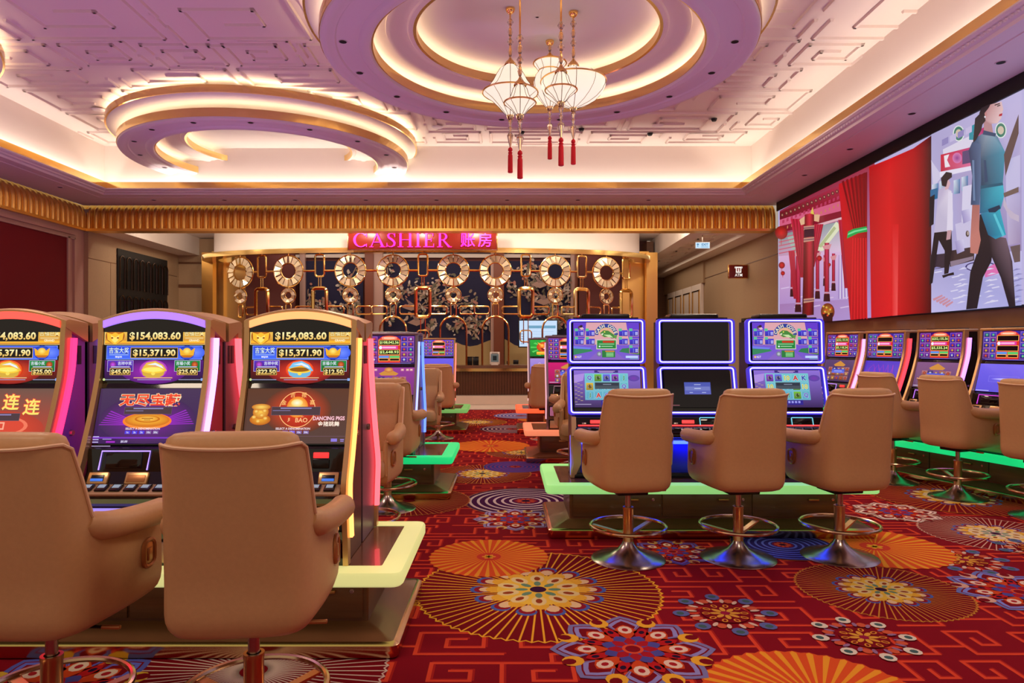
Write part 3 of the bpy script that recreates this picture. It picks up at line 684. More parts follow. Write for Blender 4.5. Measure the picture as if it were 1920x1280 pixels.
# right scene: gaming floor with two women
PX([(1754, 252), (1925, 170), (1925, 470), (1754, 480)], (196, 188, 232), [(186, 178, 224), (206, 196, 240), (170, 150, 200), (196, 190, 236)])
PX([(1754, 480), (1925, 470), (1925, 572), (1754, 586)], (196, 190, 240), [(176, 170, 220), (214, 206, 250), (180, 180, 240), (206, 200, 250)])
PX([(1776, 280), (1836, 250), (1836, 300), (1778, 320)], (230, 224, 246)); PX([(1772, 290), (1836, 274), (1836, 312), (1772, 324)], (206, 30, 70), [(214, 16, 50), (206, 60, 130), (230, 120, 170), (200, 20, 60)])
for x, y in ((1806, 250), (1886, 244)): ar.ell(x, y, 11, 15, (236, 244, 240), n=20); ar.ell(x, y, 9, 13, (60, 130, 110), n=20); ar.ell(x, y, 6, 8, (220, 200, 180), n=12)
PX([(1826, 238), (1838, 232), (1838, 262), (1826, 262)], (30, 150, 170)); PX([(1754, 300), (1775, 330), (1758, 352)], (220, 214, 244))
for x, y in ((1756, 346), (1770, 340), (1797, 338), (1812, 332)): PX([(x, y), (x+12, y-3), (x+12, y+24), (x, y+26)], (70, 120, 180), [(230, 240, 255), (60, 130, 190), (50, 90, 150), (150, 190, 220)])
PX([(1800, 420), (1834, 410), (1834, 470), (1806, 476)], (214, 206, 240)); PX([(1814, 350), (1834, 345), (1834, 410), (1812, 416)], (226, 220, 248)); PX([(1790, 470), (1836, 462), (1836, 488), (1790, 500)], (70, 50, 50))
for i in range(16):
    x = 1760+(i*37) % 150; y = 510+(i*23) % 66; PX([(x, y), (x+14, y-3), (x+16, y-1), (x+2, y+2)], (230, 226, 255))
for i in range(5): PX([(1758+i*6, 560+i*3), (1776+i*5, 552+i*3), (1777+i*5, 555+i*3), (1760+i*6, 564+i*3)], (214, 150, 170))
ar.ell(1850, 500, 30, 10, (60, 50, 120)); ar.ell(1850, 500, 27, 8, (200, 196, 240)); PX([(1856, 505), (1880, 492), (1884, 512), (1858, 520)], (236, 120, 190))
PX([(1836, 250), (1856, 238), (1856, 300), (1836, 306)], (206, 60, 120), [(226, 140, 190), (200, 40, 110), (190, 30, 90), (226, 120, 180)])
for i in range(4): PX([(1776+i*15, 262-i*7), (1788+i*15, 256-i*7), (1788+i*15, 268-i*7), (1776+i*15, 274-i*7)], (206, 196, 236) if i % 2 else (150, 140, 200))
PX([(1772, 322), (1836, 310), (1836, 318), (1772, 332)], (240, 234, 255)); PX([(1754, 356), (1768, 352), (1768, 372), (1754, 376)], (40, 110, 160)); PX([(1780, 292), (1790, 289), (1786, 300), (1792, 312), (1782, 314)], (250, 240, 250)); ar.ell(1805, 296, 9, 10, (150, 60, 150), (226, 130, 190), n=14); PX([(1815, 284), (1834, 279), (1834, 304), (1815, 308)], (90, 70, 120))
for x, y in ((1813, 395), (1801, 452)): PX([(x, y), (x+16, y-4), (x+18, y+18), (x+4, y+24)], (190, 180, 226), [(170, 160, 214), (226, 220, 250), (206, 196, 240), (160, 150, 206)])
PX([(1898, 300), (1925, 290), (1925, 350), (1898, 362)], (206, 200, 240)); PX([(1898, 366), (1925, 362), (1925, 455), (1902, 460)], (190, 176, 216), [(206, 196, 236), (190, 180, 224), (170, 150, 190), (196, 180, 216)]); PX([(1906, 462), (1925, 458), (1925, 490), (1914, 492)], (110, 90, 90))
ar.ell(1825, 438, 3.5, 6, (90, 74, 70), n=12); ar.ell(1826, 437, 2, 4, (190, 170, 160), n=10); PX([(1754, 478), (1790, 474), (1790, 500), (1754, 506)], (60, 46, 60)); PX([(1792, 490), (1836, 480), (1836, 486), (1794, 500)], (150, 130, 150))
for i in range(26):
    x = 1757+(i*53) % 160; y = 505+(i*31) % 72; PX([(x, y), (x+9, y-5), (x+18, y-4), (x+10, y-2)], (232, 228, 255) if i % 3 else (150, 146, 206))
# standing woman in white jacket
PX([(1754, 370), (1764, 364), (1762, 420), (1754, 425)], (20, 18, 30))
PX([(1764, 430), (1796, 428), (1797, 468), (1790, 512), (1782, 514), (1783, 470), (1772, 450), (1764, 500), (1760, 530), (1754, 534), (1756, 490)], (24, 18, 28))
PX([(1778, 516), (1800, 510), (1801, 515), (1790, 517), (1780, 521)], (20, 14, 24))
PX([(1771, 356), (1782, 350), (1796, 358), (1799, 400), (1798, 432), (1763, 436), (1768, 392)], (222, 208, 236), [(200, 186, 220)]*2+[(236, 226, 246)]*2+[(206, 196, 226)]*3)
PX([(1790, 358), (1798, 362), (1799, 432), (1787, 434)], (236, 228, 250)); PX([(1788, 432), (1796, 431), (1794, 448), (1786, 450)], (206, 160, 170))
PX([(1783, 340), (1790, 334), (1794, 344), (1790, 354), (1784, 356)], (226, 180, 190)); PX([(1776, 334), (1786, 322), (1797, 324), (1797, 332), (1789, 338), (1786, 350), (1778, 348)], (34, 20, 30))
# walking woman in teal
PX([(1850, 402), (1876, 396), (1880, 430), (1872, 490), (1856, 520), (1845, 578), (1824, 580), (1832, 510), (1846, 470)], (26, 20, 30))
PX([(1866, 440), (1900, 446), (1912, 490), (1918, 574), (1906, 576), (1890, 520), (1872, 480)], (26, 20, 30), [(30, 22, 34), (120, 96, 110), (70, 56, 70), (20, 14, 24), (20, 14, 24), (24, 18, 28), (26, 20, 30)])
PX([(1836, 380), (1850, 378), (1849, 430), (1852, 450), (1846, 476), (1832, 474), (1832, 450)], (196, 120, 110), [(180, 110, 104)]*2+[(206, 130, 120)]*5)
PX([(1852, 400), (1888, 390), (1900, 440), (1880, 448), (1866, 440)], (40, 160, 190), [(30, 120, 160), (50, 180, 206), (40, 170, 200), (30, 150, 190), (24, 100, 140)])
PX([(1852, 345), (1894, 340), (1897, 365), (1890, 392), (1850, 400)], (44, 170, 196), [(40, 110, 140), (60, 190, 214), (50, 180, 206), (36, 140, 176), (24, 100, 140)])
PX([(1830, 280), (1846, 256), (1866, 244), (1884, 256), (1898, 284), (1896, 320), (1894, 344), (1853, 350), (1850, 300)], (60, 110, 140), [(40, 60, 100), (70, 100, 140), (150, 170, 190), (90, 130, 160), (60, 150, 180), (40, 150, 180), (50, 130, 160), (40, 60, 90), (60, 80, 110)])
PX([(1829, 282), (1836, 266), (1852, 270), (1853, 340), (1850, 384), (1833, 384), (1836, 330)], (60, 84, 124), [(40, 54, 96), (60, 84, 124), (84, 110, 150), (70, 100, 140), (84, 110, 150), (50, 70, 110), (40, 60, 100)])
PX([(1896, 368), (1904, 390), (1916, 400), (1925, 404), (1925, 416), (1908, 408), (1895, 385)], (206, 190, 214))
PX([(1858, 222), (1870, 214), (1876, 250), (1858, 248)], (190, 140, 146))
PX([(1856, 208), (1870, 196), (1892, 190), (1895, 204), (1891, 222), (1884, 231), (1870, 232), (1858, 224)], (222, 178, 180), [(180, 120, 124), (206, 150, 150)]+[(236, 200, 204)]*4+[(200, 150, 156)]*2)
PX([(1852, 348), (1894, 342), (1895, 347), (1852, 354)], (24, 90, 120)); PX([(1866, 392), (1888, 384), (1890, 390), (1880, 398), (1868, 398)], (16, 50, 80)); PX([(1880, 400), (1898, 440), (1894, 444), (1876, 402)], (90, 206, 226)); PX([(1858, 300), (1862, 300), (1866, 340), (1860, 342)], (40, 70, 110)); PX([(1836, 300), (1840, 300), (1842, 376), (1838, 376)], (110, 136, 176)); PX([(1858, 244), (1882, 250), (1880, 256), (1856, 252)], (40, 70, 110))
PX([(1879, 196), (1889, 193), (1889, 195), (1879, 198)], (60, 36, 40)); PX([(1890, 200), (1896, 206), (1891, 209)], (236, 196, 196)); ar.ell(1862, 214, 2.4, 4.5, (206, 140, 140), n=10)
PX([(1888, 214), (1894, 212), (1893, 217), (1887, 218)], (190, 20, 50)); PX([(1884, 198), (1890, 196), (1890, 198), (1884, 200)], (40, 24, 30))
PX([(1850, 212), (1854, 202), (1872, 194), (1868, 202), (1860, 212), (1862, 226), (1854, 236)], (28, 16, 26)); PX([(1842, 222), (1852, 212), (1858, 222), (1854, 244), (1844, 262), (1838, 268)], (26, 16, 28))
PX([(1897, 290), (1925, 214), (1925, 250), (1900, 330)], (96, 70, 70)); PX([(1896, 362), (1925, 350), (1925, 360), (1898, 370)], (120, 96, 90)); ar.ell(1861, 219, 1.6, 2, (240, 240, 250), n=8)
ar.conv = None      # the scene runs on past the edge of the photograph
ar.rect(2.0, 2.0, 7.6, 2.75, (206, 198, 245), (190, 182, 236)); ar.rect(2.0, 4.2, 7.6, 4.6, (214, 206, 244))
for i in range(4):
    y = 7.2-i*1.35; ar.rect(y-.12, 2.6, y+.12, 4.6, (170, 150, 190), (214, 200, 236)); ar.rect(y-.95, 2.6, y-.35, 3.5, (150, 140, 214), (226, 220, 250)); ar.rect(y-.9, 3.55, y-.4, 3.95, (206, 60, 110), (170, 30, 70)); ar.ell(y-.65, 4.2, .16, .2, (90, 150, 140), (220, 230, 226))
lo = ar.build('display', M['led']); lo.parent = root; lo.location = (-XS, -10, -2)

# ================================================================ cashier
# plan curve of the hanging screen: centre near, ends far
CX, CHALF, Y0C, Y1C = -2.28, 6.32, 17.6, 19.8
def curve(u): return (CX+CHALF*u, Y1C-(Y1C-Y0C)*max(0., 1-abs(u)**2.6)**(1/2.6))
def u_at(px):
    lo_, hi = -.9999, .9999
    for _ in range(50):
        m_ = (lo_+hi)/2; X, Y = curve(m_)
        if X/Y*1280 < px-951: lo_ = m_
        else: hi = m_
    return (lo_+hi)/2
US = [sin(pi/2*(-1+2*i/72)) for i in range(73)]
CP = [curve(u) for u in US]
def cnorm(u):
    a, b_ = curve(max(-1, u-.004)), curve(min(1, u+.004)); t = Vector((b_[0]-a[0], b_[1]-a[1])).normalized()
    return t, Vector((t.y, -t.x))      # tangent, outward (towards the hall)
def cband(mb, prof):   # prof: (outward, z)
    L = []
    for u in US:
        _, n_ = cnorm(u); X, Y = curve(u); L.append([(X+n_.x*o, Y+n_.y*o, z) for o, z in prof])
    mb.loft(L, True, True, True)
mb = MB(); cband(mb, [(-.25, 4.0), (-.25, 4.74), (-.35, 4.74), (-.35, 4.0)])
st(mb.build('trim_14', M['white'], ang=60), 'curved white drum above the cashier screen')
mb = MB(); cband(mb, [(.06, 3.9), (.06, 4.02), (.04, 4.03), (-.36, 4.03), (-.36, 3.92), (-.05, 3.9)])
st(mb.build('trim_15', M['goldmirror'], ang=60), 'curved mirrored gold rail under the white drum')
mb = MB()
for a, b_ in zip(US, US[1:]):
    (x0, y0), (x1, y1) = curve(a), curve(b_); n0, n1 = cnorm(a)[1], cnorm(b_)[1]
    mb.quad((x0-n0.x*.02, y0-n0.y*.02, 4.035), (x1-n1.x*.02, y1-n1.y*.02, 4.035), (x1-n1.x*.14, y1-n1.y*.14, 4.035), (x0-n0.x*.14, y0-n0.y*.14, 4.035))
st(mb.build('trim_16', emis('drum_strip', (255, 234, 226), 1.6)), 'strip light lying on the gold rail')
for n_, x in ((17, -8.82), (18, 4.05)):
    st(MB().box(x-.02, x+.3, 19.75, 20.0, 0, 4.2).build('trim_%d' % n_, M['goldsoft'], smooth=False))
# ---- hanging screen of rings and links
scr = empty('hanging_screen', (CX, Y0C, 3.9), label='ornate gold screen of rings and links hanging before the cashier', cat='screen')
O_ = Vector((CX, Y0C, 3.9))
def place(u, z):
    t, n_ = cnorm(u); X, Y = curve(u); tx = Vector((t.x, t.y, 0)); nn = Vector((n_.x, n_.y, 0))
    return Vector((X, Y, z))-O_, tx, nn
def frame_path(c, tx, w, h, r, n=4):
    return [c+tx*a+Vector((0, 0, b_)) for a, b_ in rrect(w, h, r, n)]
def zpx(y, u): return EYE-(y-648)/1280*curve(u)[1]
ringpx = [(541, 502), (657, 503), (737, 505), (850, 505), (929, 505), (1041, 505), (1137, 508), (451, 504)]
def ring_part(u, z, R1, R0, nseg):
    c, tx, nn = place(u, z); mb = MB()
    for e in (R1, R0):
        P = [c+tx*e*cos(2*pi*i/36)+Vector((0, 0, e*sin(2*pi*i/36))) for i in range(36)]
        mb.tube(P, .018 if R1 > .3 else .012, 6, True)
    mb.build('ring_rim', M['gold'], scr)
    for k in range(nseg):      # bevelled mirror segments of one ring
        mb = MB() if k == 0 else mb
        a0, a1 = 2*pi*k/nseg+.03, 2*pi*(k+1)/nseg-.03; rr = random.Random(k*7+int(z*100)); tl = (rr.random()-.5)*.04; tl2 = (rr.random()-.5)*.06
        q = []
        for a, e in ((a0, R0+.012), (a1, R0+.012), (a1, R1-.015), (a0, R1-.015)):
            q.append(c+tx*e*cos(a)+Vector((0, 0, e*sin(a)))+nn*(.03+(tl if e > (R0+R1)/2 else -tl)+(tl2 if a == a0 else -tl2)))
        mid = c+tx*(R0+R1)/2*cos((a0+a1)/2)+Vector((0, 0, (R0+R1)/2*sin((a0+a1)/2)))-nn*.03
        b0 = mb.pts(q+[mid]); mb.face((b0, b0+1, b0+2, b0+3))
        for i in range(4): mb.face((b0+i, b0+(i+1) % 4, b0+4))
    mb.build('mirror_ring', M['crystal_m'], scr, smooth=False)
M['crystal_m'] = mat('champagne_mirror', (250, 226, 186), .22, .35)
def link(u, z, w, h, t=.022, name='link'):
    c, tx, nn = place(u, z); MB().tube(frame_path(c, tx, w, h, min(w, h)*.25), t, 6, True).build(name, M['gold'], scr)
def bar(pts, r=.014): MB().tube(pts, r, 6).build('bar', M['gold'], scr)
RU = []
for px, py in ringpx:
    u = u_at(px); z = 3.44; RU.append(u); ring_part(u, z, .405, .205, 16)
    c, tx, nn = place(u, 3.85); bar([c+Vector((0, 0, .06)), c])
    ring_part(u, 2.81, .2, .09, 10)
    c, tx, nn = place(u, 3.24); bar([c, c-Vector((0, 0, .26))], .02)
    c, tx, nn = place(u, 2.6); link(u, 2.42, .14, .34); bar([c+Vector((0, 0, .02)), c], .012)
rectpx = [491, 599.5, 793, 986, 1091, 1174]
for px in rectpx:
    u = u_at(px); link(u, 3.58, .24, .56, .026); link(u, 2.62, .36, .74, .05, 'large_link')
    c, tx, nn = place(u, 3.3); bar([c-tx*.03, c-tx*.03-Vector((0, 0, .3))]); bar([c+tx*.03, c+tx*.03-Vector((0, 0, .3))]); bar([c+Vector((0, 0, .6)), c+Vector((0, 0, .55))])
    c, tx, nn = place(u, 2.25); bar([c-tx*.06, c-tx*.06-Vector((0, 0, .7))]); bar([c+tx*.06, c+tx*.06-Vector((0, 0, .7))]); link(u, 1.75, .3, .3, .018)
allu = sorted([(u, .41) for u in RU]+[(u_at(p), .13) for p in rectpx])
for (a, ra), (b_, rb) in zip(allu, allu[1:]):
    X0, Y0 = curve(a); X1, Y1 = curve(b_); L = math.hypot(X1-X0, Y1-Y0)
    if L-ra-rb > .06:
        p, q = a+(b_-a)*ra/L, b_-(b_-a)*rb/L; bar([place(p, 3.44)[0], place((p+q)/2, 3.44)[0], place(q, 3.44)[0]], .03)
    n_ = max(1, round((L-.3)/.5))
    for k in range(n_):
        u = a+(b_-a)*((.16+(L-.32)*(k+.5)/n_)/L); link(u, 2.42, min(.46, (L-.34)/n_), .2)
for u in RU[:7]:      # window hoops standing on the counter
    c, tx, nn = place(u, 1.0); H = 1.02; w = .34
    P = [c-tx*w, c-tx*w+Vector((0, 0, H-.1))]+[c+tx*(-w*cos(pi*i/12))+Vector((0, 0, H-.1+w*sin(pi*i/12))) for i in range(13)]+[c+tx*w+Vector((0, 0, H-.1)), c+tx*w]
    MB().tube(P, .028, 6).build('window_hoop', M['gold'], scr)
    c, tx, nn = place(u, 2.32); bar([c, c-Vector((0, 0, .04))])
# ---- counter
def cinner(o, lo_=-.86, hi=.86, n=40): return [(curve(lo_+(hi-lo_)*i/n), cnorm(lo_+(hi-lo_)*i/n)[1]) for i in range(n+1)]
def cslab(z0, z1, o0, o1):
    mb = MB(); L = [[(p[0]+n_.x*o, p[1]+n_.y*o, z) for o, z in ((o0, z0), (o0, z1), (o1, z1), (o1, z0))] for p, n_ in cinner(0)]
    return mb.loft(L)
ct = empty('cashier_counter', (CX, Y0C, 0), label='long curved reeded wood cashier counter with gilt edge', cat='counter')
def cpart(nm, m, *a):
    o = cslab(*a).build(nm, m, ct, ang=60); o.location = (-CX, -Y0C, 0); return o
cpart('front_panel', M['reeded'], .22, .84, -.12, -.7); cpart('countertop', M['topwood'], .92, 1.0, .14, -.8); cpart('gilt_edge', M['goldmirror'], .84, .92, .02, -.7); cpart('plinth', M['marble'], 0, .22, .2, -.7)
mb = MB()
for p, n_ in cinner(0, n=150): mb.box(p[0]-.012, p[0]+.012, p[1]-n_.y*0-.0+.1, p[1]+.14, .22, .84)
o = mb.build('reed', M['darkwood'], ct, smooth=False); o.location = (-CX, -Y0C, 0)
# ---- rear wall with mural between pilasters
st(MB().box(-9, 4.3, 21.0, 21.2, 0, 4.75).build('wall_cashier_back', M['maroon']))
def xat(px, Y): return (px-951)/1280*Y
YM = 20.95
rg = random.Random(3)
for n_, (a, b_) in enumerate(((572, 681), (721, 924), (946, 1076))):
    xa, xb = xat(a, YM), xat(b_, YM); am = Art((0, YM-.005, 0), (1, 0, 0), (0, 0, 1), (0, -1, 0), .0004)
    am.rect(xa, .9, xb, 4.1, (26, 22, 58)); hills = []
    top = [(xa+(xb-xa)*i/14, 1.6+.12*sin(i*.9+n_)) for i in range(15)]
    am.poly([(xa, .9)]+top[::-1][::-1]+[(xb, .9)], (176, 146, 96))
    for k in range(15):
        x = xa+rg.random()*(xb-xa); z = 1.6+rg.random()*1.6; P = [(x, z)]; dx = rg.uniform(-1, 1); dz = rg.uniform(.2, 1)
        for s_ in range(7):
            x = min(max(x+dx*.14, xa+.1), xb-.1); z = min(3.95, z+dz*.12); dx += rg.uniform(-.6, .6); dz += rg.uniform(-.5, .4); P.append((x, z))
        am.line(P, .035, (150, 122, 100))
        for x, z in P:
            for _ in range(4):
                c = rg.choice([(170, 144, 120), (140, 122, 100), (190, 164, 146), (110, 104, 84), (186, 126, 108), (206, 190, 172)])
                xx, zz = x+rg.uniform(-.2, .2), z+rg.uniform(-.18, .18)
                if xa+.1 < xx < xb-.1: am.ell(xx, zz, rg.uniform(.035, .085), rg.uniform(.02, .045), c, n=8, rot=rg.uniform(0, 3))
    for _ in range(2):
        x = xa+(.25+.5*rg.random())*(xb-xa); z = 2.2+rg.random()*1.2
        am.poly([(x-.28, z), (x-.1, z+.1), (x+.12, z+.08), (x+.26, z+.16), (x+.2, z-.02), (x, z-.1)], (176, 140, 124)); am.poly([(x-.05, z+.06), (x-.2, z+.3), (x+.1, z+.08)], (150, 120, 110))
    o = am.build('wall_mural', M['mural']); st(o, 'navy mural of blossoming branches behind the cashier')
for n_, (a, b_) in enumerate(((684, 700), (926, 945), (1078, 1084))):
    st(MB().box(xat(a, 20.8), xat(b_, 20.8), 20.78, 21, 0, 4.5, .01).build('trim_%d' % (20+n_), M['browncol']))
for n_, (a, b_) in enumerate(((700, 718), (920, 927), (1070, 1078), (562, 572))):
    st(MB().box(xat(a, 20.85), xat(b_, 20.85), 20.83, 21, 0, 4.5, .01).build('trim_%d' % (30+n_), M['pinkframe']))
# gold side returns behind the ends of the screen
for n_, (a, b_, m) in enumerate(((398, 462, 'goldmirror'), (462, 552, 'maroon'), (1166, 1216, 'goldsoft'), (1086, 1166, 'maroon'))):
    st(MB().box(xat(a, 20.3), xat(b_, 20.3), 20.25, 20.4, 0, 4.3).build('trim_%d' % (40+n_), M[m], smooth=False))
# ---- things on and behind the counter
def onc(px, back=.4): # point on the counter top seen at px
    u = u_at(px); X, Y = curve(u); n_ = cnorm(u)[1]; return (X-n_.x*back, Y-n_.y*back, 1.0)
for k, (px, lab) in enumerate(((880, 'black card box on the cashier counter, beside the window hoop'), (892, 'black card box on the cashier counter, beside the white notice stand'))):
    x, y, z = onc(px, .15); o = empty('card_box', (x, y, z), label=lab, cat='box')
    MB().box(-.075, .075, -.06, .06, 0, .19, .01).build('body', M['black'], o); MB().box(-.08, .08, -.065, .065, .19, .22, .008).build('lid', M['blackgloss'], o)
x, y, z = onc(928, .1); o = empty('notice_stand', (x, y, z), label='white framed notice on a small stand on the cashier counter', cat='notice')
MB().box(-.09, .09, -.06, .06, 0, .02, .005).build('foot', M['white'], o); MB().box(-.13, .13, -.012, .012, .02, .34, .01).build('frame', M['white'], o)
a = Art((0, -.0135, .02), (1, 0, 0), (0, 0, 1), (0, -1, 0)); a.rect(-.1, .06, .1, .27, (120, 150, 160)); a.rect(-.05, .1, .05, .22, (30, 50, 60)); a.rect(-.08, .28, .08, .295, (60, 60, 70)); a.build('notice', M['mural'], o)
x, y, z = onc(962, .2); o = empty('card_dispenser', (x, y, z), label='low acrylic tray with dark gadgets on the cashier counter', cat='tray')
MB().box(-.2, .2, -.08, .08, 0, .02, .004).build('tray', M['glass'], o); MB().box(-.15, -.07, -.05, .05, .02, .1, .01).build('gadget', M['black'], o); MB().box(.02, .16, -.05, .05, .02, .13, .01).build('gadget', M['black'], o)
x = xat(1009, 19.6); o = empty('rate_display', (x, 19.6, 0.), label='bright pale blue information display behind the cashier counter', cat='display')
MB().box(-.03, .03, -.02, .02, 0, 1.5).build('post', M['darkmetal'], o); MB().box(-.57, .57, -.03, .03, 1.45, 2.25, .01).build('case', M['black'], o); MB().box(-.2, .2, -.1, .1, 0, .02).build('foot', M['darkmetal'], o)
a = Art((0, -.031, 1.), (1, 0, 0), (0, 0, 1), (0, -1, 0)); a.rect(-.54, .48, .54, 1.22, (196, 220, 246)); a.rect(-.3, 1.0, .5, 1.08, (110, 160, 190))
for i in range(6): a.rect(-.5+.02*(i % 2), .55+.07*i, -.4, .57+.07*i, (120, 150, 190)); a.rect(-.2, .55+.07*i, .45, .56+.07*i, (170, 196, 230))
a.build('panel', M['screen'], o)
# ---- CASHIER sign
sg = empty('cashier_sign', (xat(792, 17.25), 17.25, 3.93), label='red sign board with pink lit lettering CASHIER and two Chinese characters', cat='sign')
[MB().box(bx-.04, bx+.04, .05, .32, .02, .08).build('bracket', M['gold'], sg) for bx in (-1.4, 0, 1.4)]
MB().box(-1.88, 1.88, -.03, .05, 0, .47, .012, r=.05).build('board', M['signred'], sg); MB().box(-1.9, 1.9, .0, .06, -.02, .49, .01, r=.05).build('gilt_frame', M['gold'], sg)
pink = (238, 40, 170)
def arcband(cx, cy, ro, ry, ri, riy, a0, a1, n=18):
    return [(cx+ro*cos(R(a0+(a1-a0)*i/n)), cy+ry*sin(R(a0+(a1-a0)*i/n))) for i in range(n+1)]+[(cx+ri*cos(R(a1+(a0-a1)*i/n)), cy+riy*sin(R(a1+(a0-a1)*i/n))) for i in range(n+1)]
def rc(x0, y0, x1, y1): return [(x0, y0), (x1, y0), (x1, y1), (x0, y1)]
def bandpath(P):
    L_, R_ = [], []
    for i, (x, y, w) in enumerate(P):
        a, b_ = P[max(i-1, 0)], P[min(i+1, len(P)-1)]; dx, dy = b_[0]-a[0], b_[1]-a[1]; d = math.hypot(dx, dy)
        L_.append((x-dy/d*w/2, y+dx/d*w/2)); R_.append((x+dy/d*w/2, y-dx/d*w/2))
    return L_+R_[::-1]
Spath = [(.5, .78, .02), (.46, .9, .04), (.34, .97, .05), (.2, .95, .09), (.12, .82, .12), (.16, .68, .13), (.3, .56, .14), (.43, .44, .14), (.5, .3, .13), (.46, .12, .11), (.32, .03, .06), (.18, .04, .05), (.08, .14, .04), (.05, .26, .02)]
GL = {
 'C': (.86, [arcband(.45, .5, .44, .5, .30, .45, 42, 318), rc(.76, .7, .8, .98), rc(.76, .02, .8, .24)]),
 'A': (.86, [[(.06, 0), (.11, 0), (.44, .92), (.40, 1)], [(.37, 1), (.46, 1), (.86, 0), (.70, 0)], rc(.2, .32, .64, .37), rc(-.02, 0, .22, .04), rc(.6, 0, .94, .04)]),
 'S': (.58, [bandpath(Spath), rc(.49, .7, .53, .99), rc(.03, .01, .07, .3)]),
 'H': (.92, [rc(.1, 0, .23, 1), rc(.66, 0, .79, 1), rc(.23, .49, .66, .54)]+[rc(x, y, x+.33, y+.04) for x in (0, .56) for y in (0, .96)]),
 'I': (.38, [rc(.1, 0, .23, 1), rc(0, 0, .33, .04), rc(0, .96, .33, 1)]),
 'E': (.7, [rc(.1, 0, .23, 1), rc(0, 0, .62, .05), rc(0, .95, .58, 1), rc(.23, .49, .48, .54), rc(.58, 0, .62, .25), rc(.54, .76, .58, 1), rc(.44, .38, .48, .65)]),
 'R': (.82, [rc(.1, 0, .23, 1), rc(0, 0, .33, .04), rc(0, .96, .3, 1), arcband(.3, .74, .3, .26, .17, .21, -90, 90), rc(.2, .95, .3, 1), rc(.2, .48, .3, .53), [(.3, .5), (.42, .5), (.8, 0), (.64, 0)], rc(.62, 0, .86, .04)]),
}
x = -1.74; k = .36; pm = glow(pink, 1.05)
def solid(polys, t, mb, ox, oz, kx, kz):
    for P in polys: mb.loft([[(ox+a*kx, y, oz+b_*kz) for a, b_ in P] for y in (-.03, -.03-t)])
for ch in 'CASHIER':
    w, polys = GL[ch]; h = k*(1.0)
    mb = MB(); solid(polys, .03, mb, x, .055, k*1.2, h); mb.build('letter', pm, sg, smooth=False); x += (w+.1)*k*1.2
for ch, cx in (('账', 1.15), ('房', 1.58)):
    V, F, gw, gh = glyph(ch, .012); kk = .36/gh; mb = MB()
    n0 = len(V); mb.pts([(cx+(a-gw/2)*kk, -.06, .055+b_*kk) for a, b_ in V]); [mb.face(f) for f in F]; mb.build('letter', pm, sg, smooth=False)
# ---- ATM blade sign on the corridor wall
o = empty('atm_sign', (XR-.05, 17.7, 3.42), label='small square dark red ATM blade sign with gilt rim on corridor wall', cat='sign')
MB().box(-.53, 0, -.03, .03, -.18, .18, .008, r=.03).build('gilt_rim', M['gold'], o); MB().box(-.51, -.02, -.04, .04, -.165, .165, .006, r=.02).build('face', mat('sign_maroon', (120, 30, 20), .3), o)
a = Art((-.265, -.0415, 0), (1, 0, 0), (0, 0, 1), (0, -1, 0)); wh = (250, 240, 230)
a.text('ATM', 0, -.09, .075, wh, w=.19, bold=.01); a.rect(-.1, .085, .1, .125, wh); a.rect(-.07, -.03, .07, .1, wh); a.rect(-.045, .0, .045, .09, (120, 30, 20)); a.text('$', 0, .04, .075, wh, bold=.02); a.rect(-.085, .095, -.075, .115, (120, 30, 20)); a.rect(.075, .095, .085, .115, (120, 30, 20))
a.build('lettering', M['screen'], o)
# ---- EXIT sign
o = empty('exit_sign', (xat(1317, 17.6), 17.6, ZLOW), label='small pale blue lit EXIT sign hanging from the low ceiling', cat='sign')
MB().box(-.19, .19, -.02, .02, -.2, -.03, .005).build('case', M['white'], o)
MB().box(-.01, .01, -.01, .01, -.04, .22).build('hanger', M['steel'], o)
a = Art((0, -.0215, -.115), (1, 0, 0), (0, 0, 1), (0, -1, 0)); a.rect(-.18, -.075, .18, .075, (196, 226, 246)); a.text('EXIT', .06, .02, .06, (40, 110, 160), bold=.02)
a.poly([(-.13, -.04), (-.115, -.04), (-.115, .015), (-.09, .015), (-.1225, .055), (-.155, .015), (-.13, .015)], (40, 110, 160)); a.rect(-.04, -.05, .14, -.035, (120, 170, 206)); a.build('lettering', M['screen'], o)
# ---- dark arched lattice panel on the alcove wall
ty = XL+.09
lp = empty('lattice_panel', (ty, 18.4, 0), label='dark lattice wall panel of slim pointed arches on alcove wall', cat='panel')
MB().box(0, .03, -1.25, 1.25, 0, 3.95).build('backing', M['blackmatt'], lp)
for i in range(8):
    y = -1.1+i*.315
    for z0, z1 in ((.3, 2.75), (2.95, 3.75)):
        w = .11
        P = [(.06, y-w, z0), (.06, y-w, z1-w)]+[(.06, y-w*cos(pi*k/8), z1-w+w*1.2*sin(pi*k/8)) for k in range(1, 8)]+[(.06, y+w, z1-w), (.06, y+w, z0)]
        MB().tube(P, .016, 5).build('arch', M['darkmetal'], lp)
